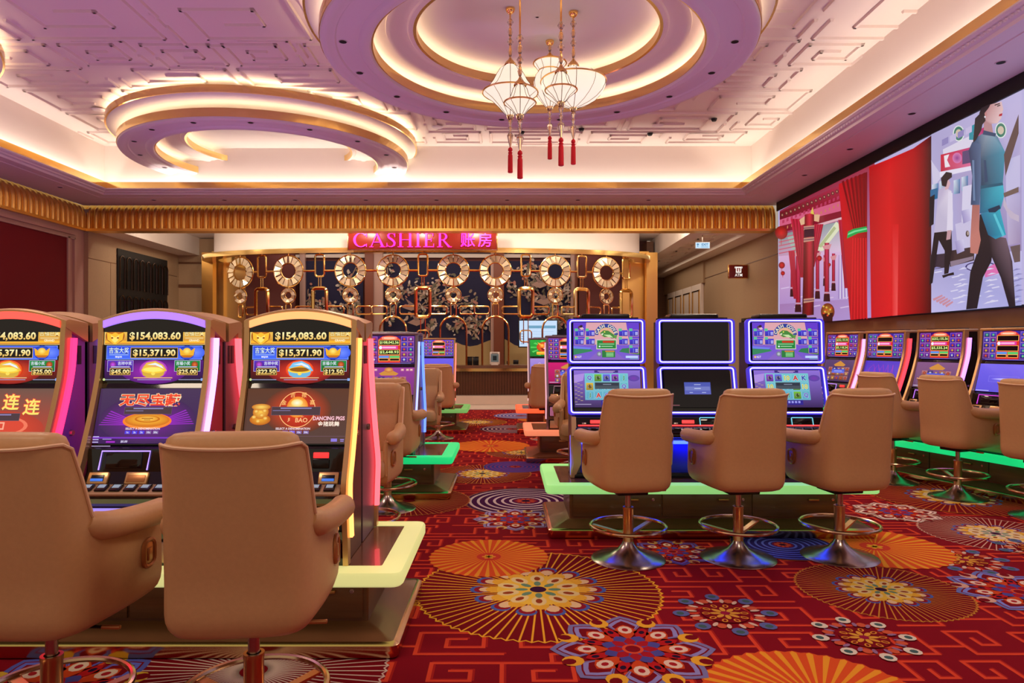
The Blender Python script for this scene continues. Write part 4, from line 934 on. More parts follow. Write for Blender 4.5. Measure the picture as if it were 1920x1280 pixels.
# ================================================================ swivel chairs
def interp(P, n):
    D = [0]
    for a, b_ in zip(P, P[1:]): D.append(D[-1]+math.hypot(b_[0]-a[0], b_[1]-a[1]))
    out = []
    for i in range(n+1):
        t = D[-1]*i/n; k = max(j for j in range(len(P)-1) if D[j] <= t+1e-9); f = (t-D[k])/(D[k+1]-D[k])
        p0, p1, p2, p3 = P[max(k-1, 0)], P[k], P[k+1], P[min(k+2, len(P)-1)]
        out.append(tuple(.5*(2*p1[c]+(p2[c]-p0[c])*f+(2*p0[c]-5*p1[c]+4*p2[c]-p3[c])*f*f+(3*p1[c]-p0[c]-3*p2[c]+p3[c])*f**3) for c in range(len(p1))))
    return out
def smooth01(a, b_, x):
    t = max(0., min(1., (x-a)/(b_-a))); return t*t*(3-2*t)
def make_chair(label, loc, rz):
    t = empty('gaming_chair', loc, rz, label, 'chair', 'tan leather gaming chairs')
    half = interp([(0, -.275), (.12, -.273), (.195, -.255), (.238, -.2), (.254, -.1), (.264, .02), (.268, .15), (.265, .26)], 26)
    path = [(-x, y) for x, y in half[:0:-1]]+half; n = len(path); mid = n//2
    def ztop(i):
        s = abs(i-mid)/26.
        return 1.175-.012*(1-(s/.3)**2 if s < .3 else 0)-.315*smooth01(.365, .50, s)-.03*smooth01(.5, 1., s)
    def lean(i, z):
        s = abs(i-mid)/26.; return -.10*max(0., z-.68)*(1-smooth01(.3, .7, s))
    nrm = []
    for i in range(n):
        a, b_ = path[max(i-1, 0)], path[min(i+1, n-1)]; d = math.hypot(b_[0]-a[0], b_[1]-a[1]); nrm.append(((b_[1]-a[1])/d, -(b_[0]-a[0])/d))
    def P(i, z, off, s=1., dz=0.):
        x, y = path[i]; x -= nrm[i][0]*off; y -= nrm[i][1]*off
        k = .965+.05*(1.18-z)/.6 if z > .58 else 1.015
        return (x*s*k, (y-.0)*s+lean(i, z), z+dz)
    loops = []; TH = .032
    zl = .64
    for j in range(6): loops.append([P(i, zl+(ztop(i)-zl)*j/5, TH) for i in range(n)])
    loops.append([P(i, ztop(i), TH*.5, dz=.007) for i in range(n)])
    ko = len(loops)
    for j in range(11): loops.append([P(i, ztop(i)+(zl-ztop(i))*j/10, 0) for i in range(n)])
    bowl_ = [(.60, .997), (.57, .985), (.545, .955), (.525, .9), (.513, .8), (.507, .55), (.505, .1)]
    for z, s in bowl_: loops.append([P(i, z, 0, s) for i in range(n)])
    mb = MB(); mb.loft(loops, False, False, False)
    L0 = n
    for k in range(ko+10, len(loops)-1): mb.face((k*n+n-1, k*n, (k+1)*n, (k+1)*n+n-1))
    for e in (0, n-1):
        for j in range(5):
            ia, ib = j*n+e, (j+1)*n+e; oa, ob = (ko+10-2*j)*n+e, (ko+8-2*j)*n+e; om = (ko+9-2*j)*n+e
            mb.face((ia, ib, ob, om, oa))
        mb.face((5*n+e, 6*n+e, ko*n+e))
    mb.build('shell', M['leather'], t, ang=60)
    MB().tube([P(i, ztop(i), -.003, dz=.002) for i in range(n)]+[], .0062, 6).build('piping', M['piping'], t)
    mb = MB()
    for e in (0, n-1): mb.tube([P(e, zl+(ztop(e)-zl)*j/4, TH*.5) for j in range(-1, 5)], .012, 6)
    mb.build('front_edge_trim', M['leather'], t)
    # inner back cushion, with head pillow seam
    L = []
    for z, w, d, yc in ((.66, .40, .08, -.185), (.70, .42, .11, -.19), (.85, .425, .115, -.205), (.97, .425, .10, -.215), (.985, .42, .09, -.218), (1.0, .425, .10, -.22), (1.12, .43, .115, -.235), (1.17, .435, .112, -.238), (1.195, .42, .095, -.24), (1.207, .38, .06, -.242), (1.211, .3, .02, -.243)):
        L.append([(x, y, z+(.006*(1-(x/.22)**2))) for x, y in rrect(w, d, min(d/2-.001, .05), 5, 0, yc)])
    MB().loft(L).build('back_cushion', M['leather'], t)
    mb = MB(); L = []
    for z, i_ in ((.575, .03), (.585, .008), (.61, 0), (.675, 0), (.70, .012), (.712, .05), (.714, .12)):
        L.append([(x, y, z) for x, y in rrect(.5-2*i_, .47-2*i_, .07, 6, 0, .10)])
    mb.loft(L).build('seat_cushion', M['leather'], t)
    for s in (-1, 1):
        A = interp([(s*.228, -.15, .895), (s*.248, -.09, .868), (s*.272, .02, .857), (s*.286, .14, .852), (s*.292, .24, .85), (s*.293, .262, .85)], 14)
        rr = [(.046, .05)]*11+[(.05, .05), (.05, .05), (.045, .045), (.026, .028)]; rr[0] = (.03, .03); rr[1] = (.04, .045)
        MB().tube(A, rr, 14).build('armrest', M['leather'], t, ang=60)
        h = MB().at(s*.275, .155, .70, rz=pi/2)
        h.tube([(a, 0, b_) for a, b_ in rrect(.075, .1, .03, 4)], .009, 6, True)
        h.build('handle_recess', M['recess'], t)
        MB().at(s*.273, .155, .70).box(-.004, .004, -.03, .03, -.042, .042, .003).box(-.009, .009, -.014, .014, -.03, .02, .004).build('latch', M['recess'], t)
    MB().box(-.11, .11, -.11, .11, .47, .51, .008).build('seat_plate', M['black'], t)
    MB().lathe([(.021, .34), (.021, .48)], 16).build('gas_lift', M['steel'], t)
    MB().lathe([(.026, .37), (.038, .37), (.038, .355), (.036, .35), (.036, .09), (.04, .085)], 20).build('column', M['bronze'], t)
    MB().ring(.262, .0125, .235, 48, 8).build('foot_ring', M['bronze2'], t)
    for k in range(3):
        a = 2*pi*k/3+.6
        m = MB().at(0, 0, 0, rz=a); m.loft([[(.03, -.016, .165), (.03, .016, .165), (.03, .016, .185), (.03, -.016, .185)], [(.255, -.02, .222), (.255, .02, .222), (.255, .02, .23), (.255, -.02, .23)]])
        m.build('spoke', M['bronze'], t)
    MB().lathe([(.001, .0), (.258, .0), (.26, .006), (.25, .014), (.2, .024), (.13, .045), (.075, .075), (.045, .11), (.036, .13)], 40).build('pedestal', M['steel'], t, ang=50)
    MB().tube([(.09, -.02, .485), (.2, -.02, .482)], .006, 6).build('lever', M['black'], t)
    MB().box(.2, .27, -.028, -.012, .475, .489, .004).build('lever_grip', M['recess'], t)
    return t
ch0 = make_chair('tan leather swivel chair at the orange-lit machine, second large chair from the left', (-.935, 2.52, 0), R(5))
for x, y, rz, lab in (
    (-1.668, 2.50, -2, 'tan leather swivel chair at the violet-lit machine, large in the lower left'),
    (-2.40, 2.5, 0, 'tan leather chair at the far left, only its arm edge showing'),
    (-1.06, 5.05, 172, 'tan leather swivel chair facing the viewer beyond the left slot bank'),
    (-1.10, 6.28, 0, 'tan leather swivel chair at the machine showing 108,042.56'),
    (-1.1, 8.6, 176, 'tan leather chair turned towards the viewer behind the second left bank'),
    (-1.12, 11.05, 2, 'tan leather swivel chair at the farthest bank left of the aisle'),
    (.85, 4.80, 8, 'tan leather swivel chair at the left one of three blue-framed machines'),
    (1.63, 4.82, 7, 'tan leather swivel chair before the blank-topped middle blue-framed machine'),
    (2.36, 4.85, 8, 'tan leather swivel chair at the right one of three blue-framed machines'),
    (.86, 8.15, 4, 'tan leather swivel chair at the far machine half hidden by blue-framed cabinets'),
    (.82, 7.25, 176, 'tan leather chair facing the viewer behind the blue-framed machines'),
    (.62, 11.0, 0, 'tan leather swivel chair at the far machine with green dragon screen'),
    (4.25, 7.52, -72, 'tan leather chair on the right row, partly behind the blue-framed bank chairs'),
    (4.45, 6.74, -70, 'tan leather swivel chair seen from its right side at the green-lit base'),
    (4.68, 5.95, -66, 'tan leather chair cut off by the right edge at the green-lit base')):
    dup(ch0, (x, y, 0), R(rz), lab)

# ================================================================ machine bases
def plinth(label, loc, rz, L, D, rimcol, strength=1.0, handles=True):
    # local: x along the length (centred), y depth from the front edge, z up
    t = empty('machine_base', loc, rz, label, 'base cabinet')
    cy = D/2
    def lp(ins, z, r=.05): return [(x, y, z) for x, y in rrect(L-2*ins, D-2*ins, max(.012, r-ins*.5), 4, 0, cy)]
    MB().loft([lp(.115, .35), lp(.01, .35), lp(0, .36), lp(0, .405), lp(.008, .418), lp(.02, .42), lp(.115, .42)], ring=True).build('lit_rim', glow(rimcol, strength), t)
    MB().loft([lp(.113, .36), lp(.113, .417)]).build('top_panel', M['topwood'], t)
    MB().loft([lp(.2, .10), lp(.2, .36)]).build('body', M['darkwood'], t, smooth=False)
    MB().loft([lp(.03, .0), lp(.02, .012), lp(.02, .065), lp(.035, .075)]).build('kick_rail', M['bronze2'], t, ang=50)
    MB().loft([lp(.033, .07), lp(.06, .078), lp(.2, .115)], cap0=False, cap1=False).build('skirt', M['darkwood'], t)
    nd = max(1, round(L/.75)); w = (L-.44)/nd
    for k in range(nd):
        x0 = -L/2+.22+k*w
        d = MB().box(x0+.006, x0+w-.006, .188, .202, .13, .345, .004).build('drawer', M['darkwood'], t)
        MB().box(x0+w*.62, x0+w*.62+.085, .165, .189, .262, .278, .005).build('handle', M['recess'], d)
        MB().lathe([(.001, -.004), (.012, -.003), (.012, .004)], 12, fn=lambda p, x0=x0: (x0+w*.9+p[0], .186+p[2], .27+p[1])).build('lock', M['steel'], d)
    return t
LIME, GRN, GRNB, ORG, SALM, SAGE = (212, 214, 140), (150, 222, 130), (20, 204, 116), (255, 90, 50), (222, 126, 90), (110, 170, 90)
plinth('long dark wood machine base with lime-lit rim under the left slot bank', (-2.2, 3.24, 0), 0, 3.4, .98, LIME, .72)
plinth('dark wood machine base with emerald-lit rim, second left of the aisle', (-2.2, 6.62, 0), 0, 3.34, 1.05, GRNB, .9)
plinth('far machine base with dull green rim left of the aisle', (-2.35, 11.65, 0), 0, 3.34, 1.05, SAGE, .8)
plinth('dark wood machine base with pale green rim under the blue-framed machines', (1.6, 5.28, 0), 0, 2.6, 1.0, GRN, .75)
plinth('machine base with salmon rim behind the blue-framed machines', (1.62, 8.68, 0), 0, 2.8, 1.0, SALM, .9)
plinth('farthest machine base with orange-red rim right of the aisle', (1.55, 11.62, 0), 0, 2.8, 1.0, ORG, 1.1)
RZ = R(-74)
ex, ey = cos(RZ), sin(RZ)          # along the row
nx_, ny_ = -sin(RZ), cos(RZ)       # into the row
plinth('long machine base with bright green rim along the right wall', (4.52+ex*.0, 7.55, 0), RZ, 4.6, 1.05, GRNB, 1.0)

# ================================================================ slot machines
V_CONT = [(0, 0), (0, .12), (-.03, .17), (-.05, .30), (-.09, .345), (-.085, .362), (-.01, .392), (.025, .455), (.045, .565), (.075, .58), (.155, .862), (.168, .885), (.188, 1.19)]
N_CONT = [(.10, 0), (.10, .02), (.12, .31), (-.03, .35), (-.05, .385), (-.04, .40), (.02, .43), (.045, .50), (.06, .515), (.165, .91), (.172, .925), (.192, 1.305), (.2, 1.315)]
def seg_at(mb, P, k, f, x=0, off=0.):
    (y0, z0), (y1, z1) = P[k], P[k+1]; L = math.hypot(y1-y0, z1-z0); dy, dz = (y1-y0)/L, (z1-z0)/L
    mb.at(x, y0+(y1-y0)*f-dz*off, z0+(z1-z0)*f+dy*off, rx=-math.asin(dy)); return mb
def seg_art(P, k, w, W, f0=0., f1=1., off=.006, nv=None):
    (y0, z0), (y1, z1) = P[k], P[k+1]; L = math.hypot(y1-y0, z1-z0); dy, dz = (y1-y0)/L, (z1-z0)/L
    s = w/W; ty, tz = y0+(y1-y0)*f1, z0+(z1-z0)*f1
    H = L*(f1-f0)/s
    return Art((-w/2, ty-dz*off, tz+dy*off), (s, 0, 0), (0, -dy*s, -dz*s), (0, -dz, dy)), H
F_CONT = interp([(.0, 0), (-.008, .12), (-.03, .27), (-.045, .36), (-.032, .43), (.01, .52), (.068, .66), (.125, .82), (.162, .95), (.178, 1.08), (.186, 1.19)], 34)
def outline(P, back, top): return P+[(back, P[-1][1]), (back, 0)]
def sub_contour(P, z0, z1):
    out = []
    for (ya, za), (yb, zb) in zip(P, P[1:]):
        if zb <= z0 or za >= z1: continue
        for y, z in ((ya, za), (yb, zb)):
            zz = min(max(z, z0), z1); f = (zz-za)/(zb-za) if zb != za else 0
            q = (ya+(yb-ya)*f, zz)
            if not out or out[-1] != q: out.append(q)
    return out
def controls(t, P, lit, three=True, deckm=None):
    # reader panel, bill and ticket plates, button deck, lit belly panel
    m = seg_at(MB(), P, 7, .5, -.08); m.box(-.09, .09, -.006, .01, -.04, .04, .003); m.build('player_display', M['blackgloss'], t)
    m = seg_at(MB(), P, 7, .5, -.06, .006); m.tube([(-.14, 0, -.048), (-.13, 0, .045), (.11, 0, .045), (.10, 0, -.048)], .0035, 5); m.build('reader_light', glow((110, 80, 255) if lit is None else lit, 1.5), t)
    m = seg_at(MB(), P, 7, .72, .145, .004); m.box(-.038, .038, -.006, .006, -.014, .014, .003); m.build('credit_display', glow((255, 50, 50), 1.4), t)
    m = seg_at(MB(), P, 7, .35, .145, .002); m.box(-.042, .042, -.004, .004, -.024, .024, .006)
    m.build('speaker_plate', M['black'], t)
    for x, nm in ((-.19, 'bill_slot'), (0., 'card_slot'), (.19, 'ticket_slot')):
        m = seg_at(MB(), P, 6, .52, x, .004); w = .05 if x else .056
        m.box(-w, w, -.008, .01, -.03, .03, .005); o = m.build(nm, M['goldframe'], t)
        m = seg_at(MB(), P, 6, .46, x, .0125)
        if x: m.box(-.032, .032, -.002, .003, -.014, .018, .002); m.build('slot_mouth', M['black'], o)
        else: m.box(-.045, .045, -.002, .003, -.018, .018, .002); m.build('slot_cover', M['recess'], o)
        if x:
            m = seg_at(MB(), P, 6, .36, x, .0165); m.box(-.03, .03, -.001, .003, -.007, .006, .001); m.build('slot_light', glow((60, 120, 230), .8), o)
    m = seg_at(MB(), P, 5, .5, 0, .003); m.box(-.262, .262, -.006, .012, -.044, .044, .006); dk = m.build('button_deck', deckm or M['beigeplastic'], t)
    for k in range(7):
        m = seg_at(MB(), P, 5, .52, -.21+.07*k, .012); m.box(-.026, .026, -.008, .004, -.027, .027, .004); m.build('button', M['blackgloss'], dk)
        m = seg_at(MB(), P, 5, .56, -.21+.07*k, .0212); m.box(-.017, .017, -.001, .001, -.012, .014, .0005); m.build('button_cap', glow((150, 170, 190), .5), dk)
def V_machine(label, loc, rz, frame, strip, belly, upper, lower, arch=None, back=.36, side=None, sc=1.):
    t = empty('slot_machine', loc, rz, label, 'slot machine'); P = V_CONT
    t.scale = (sc, sc, sc)
    MB().prism_x(outline(P, back, 1.19), -.262, .262).build('cabinet', M['blackgloss'], t, smooth=False)
    for s in (-1, 1):
        a, b_ = sorted((s*.262, s*.274))
        O_ = [(y+.03, z) for y, z in F_CONT]+[(back, P[-1][1]), (back, 0)]
        sp = MB().prism_x(O_, a, b_).build('side_panel', side or M['cabside'], t, smooth=False)
        m = MB().at(s*.275, .24, .62, ry=pi/2); m.lathe([(.001, .012), (.014, .012), (.018, -.004), (.018, -.012)], 14); m.build('lock', M['steel'], sp)
        for dy in (0, .045): MB().box(s*.274-.003, s*.274+.003, .25+dy, .28+dy, .98, 1.08).build('vent', M['blackmatt'], sp)
        a, b_ = sorted((s*.264, s*.290))
        MB().ribbon_x(F_CONT, .055, a, b_, -.014).build('frame_side', frame, t, ang=30)
        a, b_ = sorted((s*.28, s*.304))
        MB().ribbon_x(sub_contour(F_CONT, .13, 1.12), .038, a, b_, .03).build('light_strip', glow(strip, 3.), t, ang=30)
    if arch:
        L1, L2, L3 = [], [], []; X = [-.292+.584*i/24 for i in range(25)]
        za = lambda x: 1.205+.058*(1-(x/.292)**2)
        MB().loft([[(x, y, z) for y, z in ((.172, za(x)-.03), (.172, za(x)+.004), (.2, za(x)+.012), (back, za(x)-.004), (back, 1.1), (.21, 1.16))] for x in X]).build('top_cap', frame, t, ang=30)
        Xi = [-.262+.524*i/24 for i in range(25)]
        MB().loft([[(x, y, z) for y, z in ((.164, za(x)-.042), (.164, za(x)-.008), (.18, za(x)-.004), (.18, za(x)-.046))] for x in Xi]).build('arch_light', glow(arch, 1.5), t, ang=30)
        MB().loft([[(x, .176, 1.15), (x, .176, za(x)-.04), (x, .2, za(x)-.04), (x, .2, 1.15)] for x in Xi]).build('arch_panel', M['blackgloss'], t, smooth=False)
    else:
        MB().box(-.292, .292, .168, back, 1.185, 1.215, .01).build('top_cap', frame, t)
        MB().box(-.2, .2, .2, back-.02, 1.21, 1.225, .006).build('top_lid', M['black'], t)
    a, H = seg_art(P, 11, .522, 810, .03, .97); a.rect(0, 0, 810, H, (8, 6, 12)); upper(a, H); a.build('upper_screen', M['screen'], t)
    a, H = seg_art(P, 9, .522, 810, .02, .985); a.rect(0, 0, 810, H, (10, 8, 12)); lower(a, H); a.build('lower_screen', M['screen'], t)
    controls(t, P, strip)
    m = seg_at(MB(), P, 2, .5, 0, .006); m.box(-.25, .25, -.008, .012, -.058, .058, .008); m.build('belly_panel', glow(belly, .85), t)
    MB().box(-.25, .25, -.012, .02, .012, .115, .01).build('kick_panel', M['beigeplastic'], t)
    return t
# ---- screen pictures (u right, v down)
GT, GB = (255, 246, 150), (120, 200, 90)
def money(a, s, x0, y0, x1, y1):
    a.rect(x0, y0, x1, y1, (16, 12, 10)); a.frame(x0, y0, x1, y1, 4, (230, 180, 80))
    a.text(s, (x0+x1)/2, (y0+y1)/2+4, (y1-y0)*.76, (255, 250, 190), w=(x1-x0)*.9, bold=.035, c2=(226, 170, 70), sgn=-1)
def arc_upper(a, H, bg1, bg2, mini, minor, bowl):
    a.rect(10, 275, 800, H-22, bg2, shade_(bg2, .5)); a.ell(405, 370, 260, 95, bg1, bg2, n=32)
    a.rect(0, 8, 810, 150, (255, 214, 96), (196, 112, 20)); a.frame(0, 8, 810, 150, 4, (255, 226, 140)); a.rect(6, 118, 804, 138, (255, 190, 40), (240, 170, 50))
    a.ell(85, 78, 76, 62, (240, 150, 40), (150, 70, 20)); a.poly([(18, 50), (60, 66), (85, 50), (112, 66), (154, 50), (146, 110), (112, 134), (85, 150), (60, 134), (24, 110)], (250, 190, 50)); a.poly([(50, 72), (85, 92), (120, 72), (108, 118), (85, 136), (62, 118)], (255, 228, 110)); a.ell(85, 34, 14, 18, (220, 110, 50)); a.ell(62, 96, 9, 7, (150, 70, 20)); a.ell(108, 96, 9, 7, (150, 70, 20))
    money(a, '$154,083.60', 178, 32, 636, 128)
    a.text('吉福巨奖', 722, 56, 48, (255, 240, 170), w=160, bold=.01, out=(120, 50, 10), sgn=-1); a.rect(650, 92, 795, 104, (226, 190, 120)); a.text('GRAND', 722, 116, 18, (255, 240, 190), bold=.03, sgn=-1)
    a.rect(22, 158, 792, 270, (40, 70, 220), (70, 110, 250)); a.frame(22, 158, 792, 270, 4, (140, 170, 255)); a.ell(740, 214, 70, 50, (110, 140, 255), (60, 96, 236))
    a.text('吉宝大奖', 122, 196, 48, (220, 240, 255), w=160, bold=.01, out=(20, 30, 90), sgn=-1); a.rect(46, 226, 200, 236, (130, 160, 240)); a.text('MAJOR', 122, 250, 17, (255, 255, 255), bold=.03, sgn=-1)
    money(a, '$15,371.90', 216, 174, 596, 258)
    a.ell(668, 214, 62, 58, (60, 110, 240), (30, 60, 180)); a.poly([(606, 176), (640, 200), (668, 186), (698, 200), (732, 176), (722, 236), (698, 254), (640, 254), (616, 236)], (240, 176, 40)); a.ell(668, 202, 32, 26, (255, 236, 120), (240, 180, 50)); a.poly([(616, 236), (722, 236), (698, 254), (640, 254)], (196, 110, 20))
    for x0, c, t_, v, fr in ((34, (90, 40, 190), '吉祥中奖', mini, (210, 80, 240)), (572, (20, 140, 60), '吉福小奖', minor, (240, 110, 50))):
        a.rect(x0, 276, x0+208, 366, c, shade_(c, .7)); a.frame(x0, 276, x0+208, 366, 3, (200, 190, 240)); fx = x0+44 if x0 < 100 else x0+162
        a.ell(fx, 310, 26, 26, fr, shade_(fr, .5)); a.text(t_, x0+(140 if x0 < 100 else 70), 300, 30, (230, 236, 255), w=112, bold=.01, sgn=-1); a.rect(x0+30, 324, x0+180, 332, (180, 180, 220))
        money(a, v, x0+22, 338, x0+188, 394)
    a.ell(405, 350, 112, 76, (255, 190, 60), bg1); 
    a.poly([(310, 356), (500, 356), (486, 396), (450, 414), (360, 414), (324, 396)], bowl); a.ell(405, 354, 94, 26, (255, 206, 60)); a.ell(405, 350, 80, 18, (150, 90, 10) if bowl[2] > 180 else (255, 236, 110))
    a.poly([(316, 340), (350, 296), (420, 282), (480, 312), (514, 360), (500, 362), (420, 316), (340, 336)], shade_(bowl, 1.1)); a.poly([(352, 312), (420, 296), (470, 318), (490, 344), (420, 314)], (230, 240, 250)); a.ell(405, 382, 16, 14, (250, 220, 90))
    for x0, x1 in ((0, 230), (260, 560), (590, 810)): a.rect(x0+20, H-18, x1-10, H-12, (150, 150, 190))
    a.rect(250, H-34, 560, H-26, (220, 170, 120)); a.ell(14, H-16, 10, 10, (200, 220, 140)); a.rect(788, H-26, 808, H-6, (130, 170, 240))
def denom(a, x, y, lit):
    a.text('SELECT A DENOMINATION', x, y, 17, (240, 220, 226), w=270, bold=.025, sgn=-1)
    for k, v in enumerate(('1c', '2c', '5c', '10c', '50c')): a.rect(x-136+55*k, y+16, x-92+55*k, y+42, lit if k < 3 else (120, 90, 150)); a.text(v, x-114+55*k, y+29, 16, (230, 226, 255), bold=.02, sgn=-1)
def notice(a, x0, y0, x1, y1):
    a.rect(x0, y0, x1, y1, (74, 54, 62)); a.rect(x0+70, y0+8, x1-70, y0+16, (150, 140, 200)); a.rect(x0+10, y0+28, x0+150, y0+33, (130, 120, 170)); a.frame(x0, y0, x1, y1, 2, (110, 90, 110))
def low_violet(a, H):
    a.rect(0, 0, 810, H, (70, 48, 84), (56, 20, 84)); a.ell(405, 250, 380, 190, (120, 30, 150), (64, 34, 84), n=32)
    for k in range(14):
        s = -1 if k % 2 else 1; y = 200+k*9; a.poly([(405+s*150, 235+k*4), (405+s*(290+k*6), y-30), (405+s*(300+k*6), y-24), (405+s*150, 243+k*4)], (150, 40, 190))
    a.text('无尽宝藏', 405, 92, 100, (240, 70, 40), w=480, bold=.025, out=(255, 220, 170), sgn=-1)
    a.ell(405, 262, 192, 66, (255, 230, 120), (250, 120, 30), n=40); a.ell(405, 256, 176, 54, (214, 120, 30), n=40); a.ell(405, 250, 160, 46, (255, 196, 60), (220, 130, 30), n=40); a.ell(405, 246, 100, 28, (200, 110, 20)); a.ell(405, 244, 84, 22, (255, 210, 90), (230, 150, 40)); a.rect(360, 238, 450, 244, (160, 80, 10)); a.rect(380, 250, 430, 255, (160, 80, 10))
    notice(a, 215, 150, 590, 208); denom(a, 380, 322, (80, 60, 220))
    a.rect(0, 388, 810, 400, (120, 50, 190)); a.text('$0.00', 250, 424, 20, (230, 220, 255), bold=.02, sgn=-1); a.rect(110, 420, 180, 432, (170, 40, 200)); a.rect(80, 402, 150, 408, (160, 150, 200))
    for y in (382, 404, 424): a.rect(4, y, 50, y+8, (190, 180, 230))
    a.rect(4, 456, 150, 462, (180, 160, 200))
def low_orange(a, H):
    a.rect(0, 0, 810, H, (92, 54, 38), (84, 60, 56)); a.ell(405, 175, 270, 190, (236, 70, 30), (96, 52, 36), n=36); a.ell(405, 170, 142, 150, (226, 60, 30), (170, 40, 20), n=36); a.annul(405, 170, 138, 144, (255, 190, 120)); a.ell(405, 150, 84, 84, (255, 226, 120), (240, 130, 30), n=30); a.ell(400, 116, 46, 30, (255, 250, 220), (255, 210, 100))  # brown ground has the ceiling's reflection put into its colour
    for ch, x, y, r in (('金', 295, 112, 0), ('吉', 362, 52, 0), ('报', 452, 52, 0), ('喜', 520, 112, 0)): a.text(ch, x, y, 40, (255, 190, 110), bold=.01, sgn=-1)
    a.text('JI', 345, 252, 32,  (255, 190, 130), bold=.02, sgn=-1); a.text('BAO', 446, 254, 36, (255, 190, 130), bold=.02, sgn=-1); a.rect(440, 226, 462, 230, (255, 190, 130))
    a.ell(120, 250, 82, 44, (240, 170, 50), (190, 96, 20)); a.ell(120, 190, 62, 56, (250, 200, 80), (200, 110, 30)); a.ell(120, 150, 74, 26, (255, 216, 100), (200, 110, 30))
    for x, y in ((70, 230), (105, 262), (160, 240), (130, 215), (85, 185), (150, 180)): a.ell(x, y, 18, 14, (255, 224, 120), (220, 140, 40))
    a.text('DANCING PIGS', 662, 240, 32, (250, 200, 210), w=250, bold=.03, out=(140, 40, 60), sgn=-1); a.text('金猪跳舞', 662, 284, 40, (255, 240, 220), w=170, bold=.015, out=(140, 40, 40), sgn=-1)
    notice(a, 205, 148, 590, 216); denom(a, 385, 322, (130, 100, 220)); a.rect(690, 400, 738, 424, (140, 120, 220)); a.rect(762, 404, 792, 412, (150, 130, 210)); a.rect(764, 418, 790, 424, (150, 130, 210))
    a.rect(0, 380, 810, 384, (110, 80, 90))
def low_red(a, H):
    a.rect(0, 0, 810, H, (110, 80, 70), (190, 60, 40)); a.ell(405, 330, 360, 150, (230, 70, 40), (180, 60, 44), n=32); a.ell(405, 300, 230, 80, (240, 120, 90)); a.ell(405, 300, 200, 66, (216, 70, 50))  # upper ground is coloured brown for the reflected ceiling
    a.rect(360, 270, 450, 330, (250, 170, 140)); a.rect(372, 282, 438, 318, (216, 70, 50)); a.rect(398, 282, 410, 318, (250, 170, 140))
    for x, y, h, ch in ((290, 110, 130, '富'), (470, 110, 130, '连'), (640, 150, 130, '连')): a.text(ch, x, y, h, (255, 226, 110), bold=.02, out=(230, 80, 60), sgn=-1)
    notice(a, 215, 200, 560, 260); denom(a, 385, 402, (200, 90, 80))
def tower(a, H, j1, j2, side=True, base=(60, 20, 110), cols=None):
    a.rect(0, 0, 810, H, base, shade_(base, .8)); rg = random.Random(len(j1)+int(base[0]))
    for x0 in (14, 592):
        for r in range(5):
            for c in range(2):
                x, y = x0+c*104, 14+r*(H-40)/5; k = rg.choice([(110, 40, 170), (80, 40, 190), (140, 40, 160), (70, 60, 200)] if not cols else cols)
                a.rect(x, y, x+96, y+(H-60)/5, k, shade_(k, .6)); a.frame(x, y, x+96, y+(H-60)/5, 3, (220, 150, 210)); q = rg.choice([(250, 190, 70), (240, 90, 60), (120, 220, 160), (220, 220, 250)])
                a.ell(x+48, y+(H-60)/10, 20, 20, q, shade_(q, .6), n=12)
    a.poly([(230, 60), (300, 10), (510, 10), (580, 60), (580, H-20), (230, H-20)], (220, 50, 40)); a.ell(405, 40, 140, 40, (255, 180, 120), (230, 60, 50)); a.rect(290, 22, 520, 52, (250, 150, 130)); a.rect(320, 30, 490, 44, (255, 226, 190))
    def jp(s, y0, y1):
        a.rect(238, y0, 572, y1, (255, 190, 90)); a.rect(246, y0+6, 564, y1-6, (30, 10, 12))
        if s: a.text(s, 405, (y0+y1)/2, (y1-y0)*.58, (226, 255, 150), w=296, bold=.02, sgn=-1)
    jp(j1, 66, 152); a.rect(270, 160, 540, 214, (226, 60, 160)); a.rect(300, 172, 510, 200, (250, 180, 220)); a.ell(268, 188, 26, 26, (240, 240, 255)); jp(j2, 220, 304)
    a.rect(240, 316, 400, 352, (90, 150, 230)); a.rect(410, 316, 570, 352, (90, 200, 110)); a.rect(240, 354, 398, 400, (255, 190, 90)); a.rect(412, 354, 570, 400, (255, 190, 90)); a.rect(248, 362, 390, 394, (30, 10, 12)); a.rect(420, 362, 562, 394, (30, 10, 12))
    a.rect(60, H-14, 750, H-8, (150, 140, 220))
def low_grid(a, H, bg=(92, 66, 110)):
    a.rect(0, 0, 810, H, bg, shade_(bg, .8)); a.poly([(250, 100), (405, 20), (560, 100), (520, 130), (290, 130)], (206, 140, 60)); rg = random.Random(9)
    for r in range(3):
        for c in range(5):
            k = rg.choice([(180, 110, 70), (130, 80, 150), (60, 50, 120), (190, 120, 120)]); a.rect(130+c*112, 150+r*90, 232+c*112, 232+r*90, k, shade_(k, .6)); q = rg.choice([(255, 200, 120), (240, 230, 255), (220, 90, 60)]); a.ell(181+c*112, 190+r*90, 28, 28, q, shade_(q, .5), n=14)
    a.rect(240, 190, 570, 270, (70, 80, 200), (110, 120, 230)); a.rect(300, 222, 510, 236, (170, 180, 250)); a.rect(20, H-30, 200, H-20, (200, 200, 230))
def low_blank(a, H):
    a.rect(0, 0, 810, H, (110, 96, 232), (96, 84, 214)); a.frame(180, 190, 640, 280, 3, (150, 140, 240)); a.ell(405, 235, 190, 20, (210, 206, 255), (110, 96, 232)); a.rect(10, H-22, 220, H-12, (200, 196, 250))
def low_curve(a, H):
    a.rect(0, 0, 810, H, (72, 40, 190), (90, 60, 200))
    for k in range(5): a.line([(60+k*120, H-60), (120+k*130, 150), (200+k*110, 70), (300+k*90, 260)], 8, (170, 40, 170))
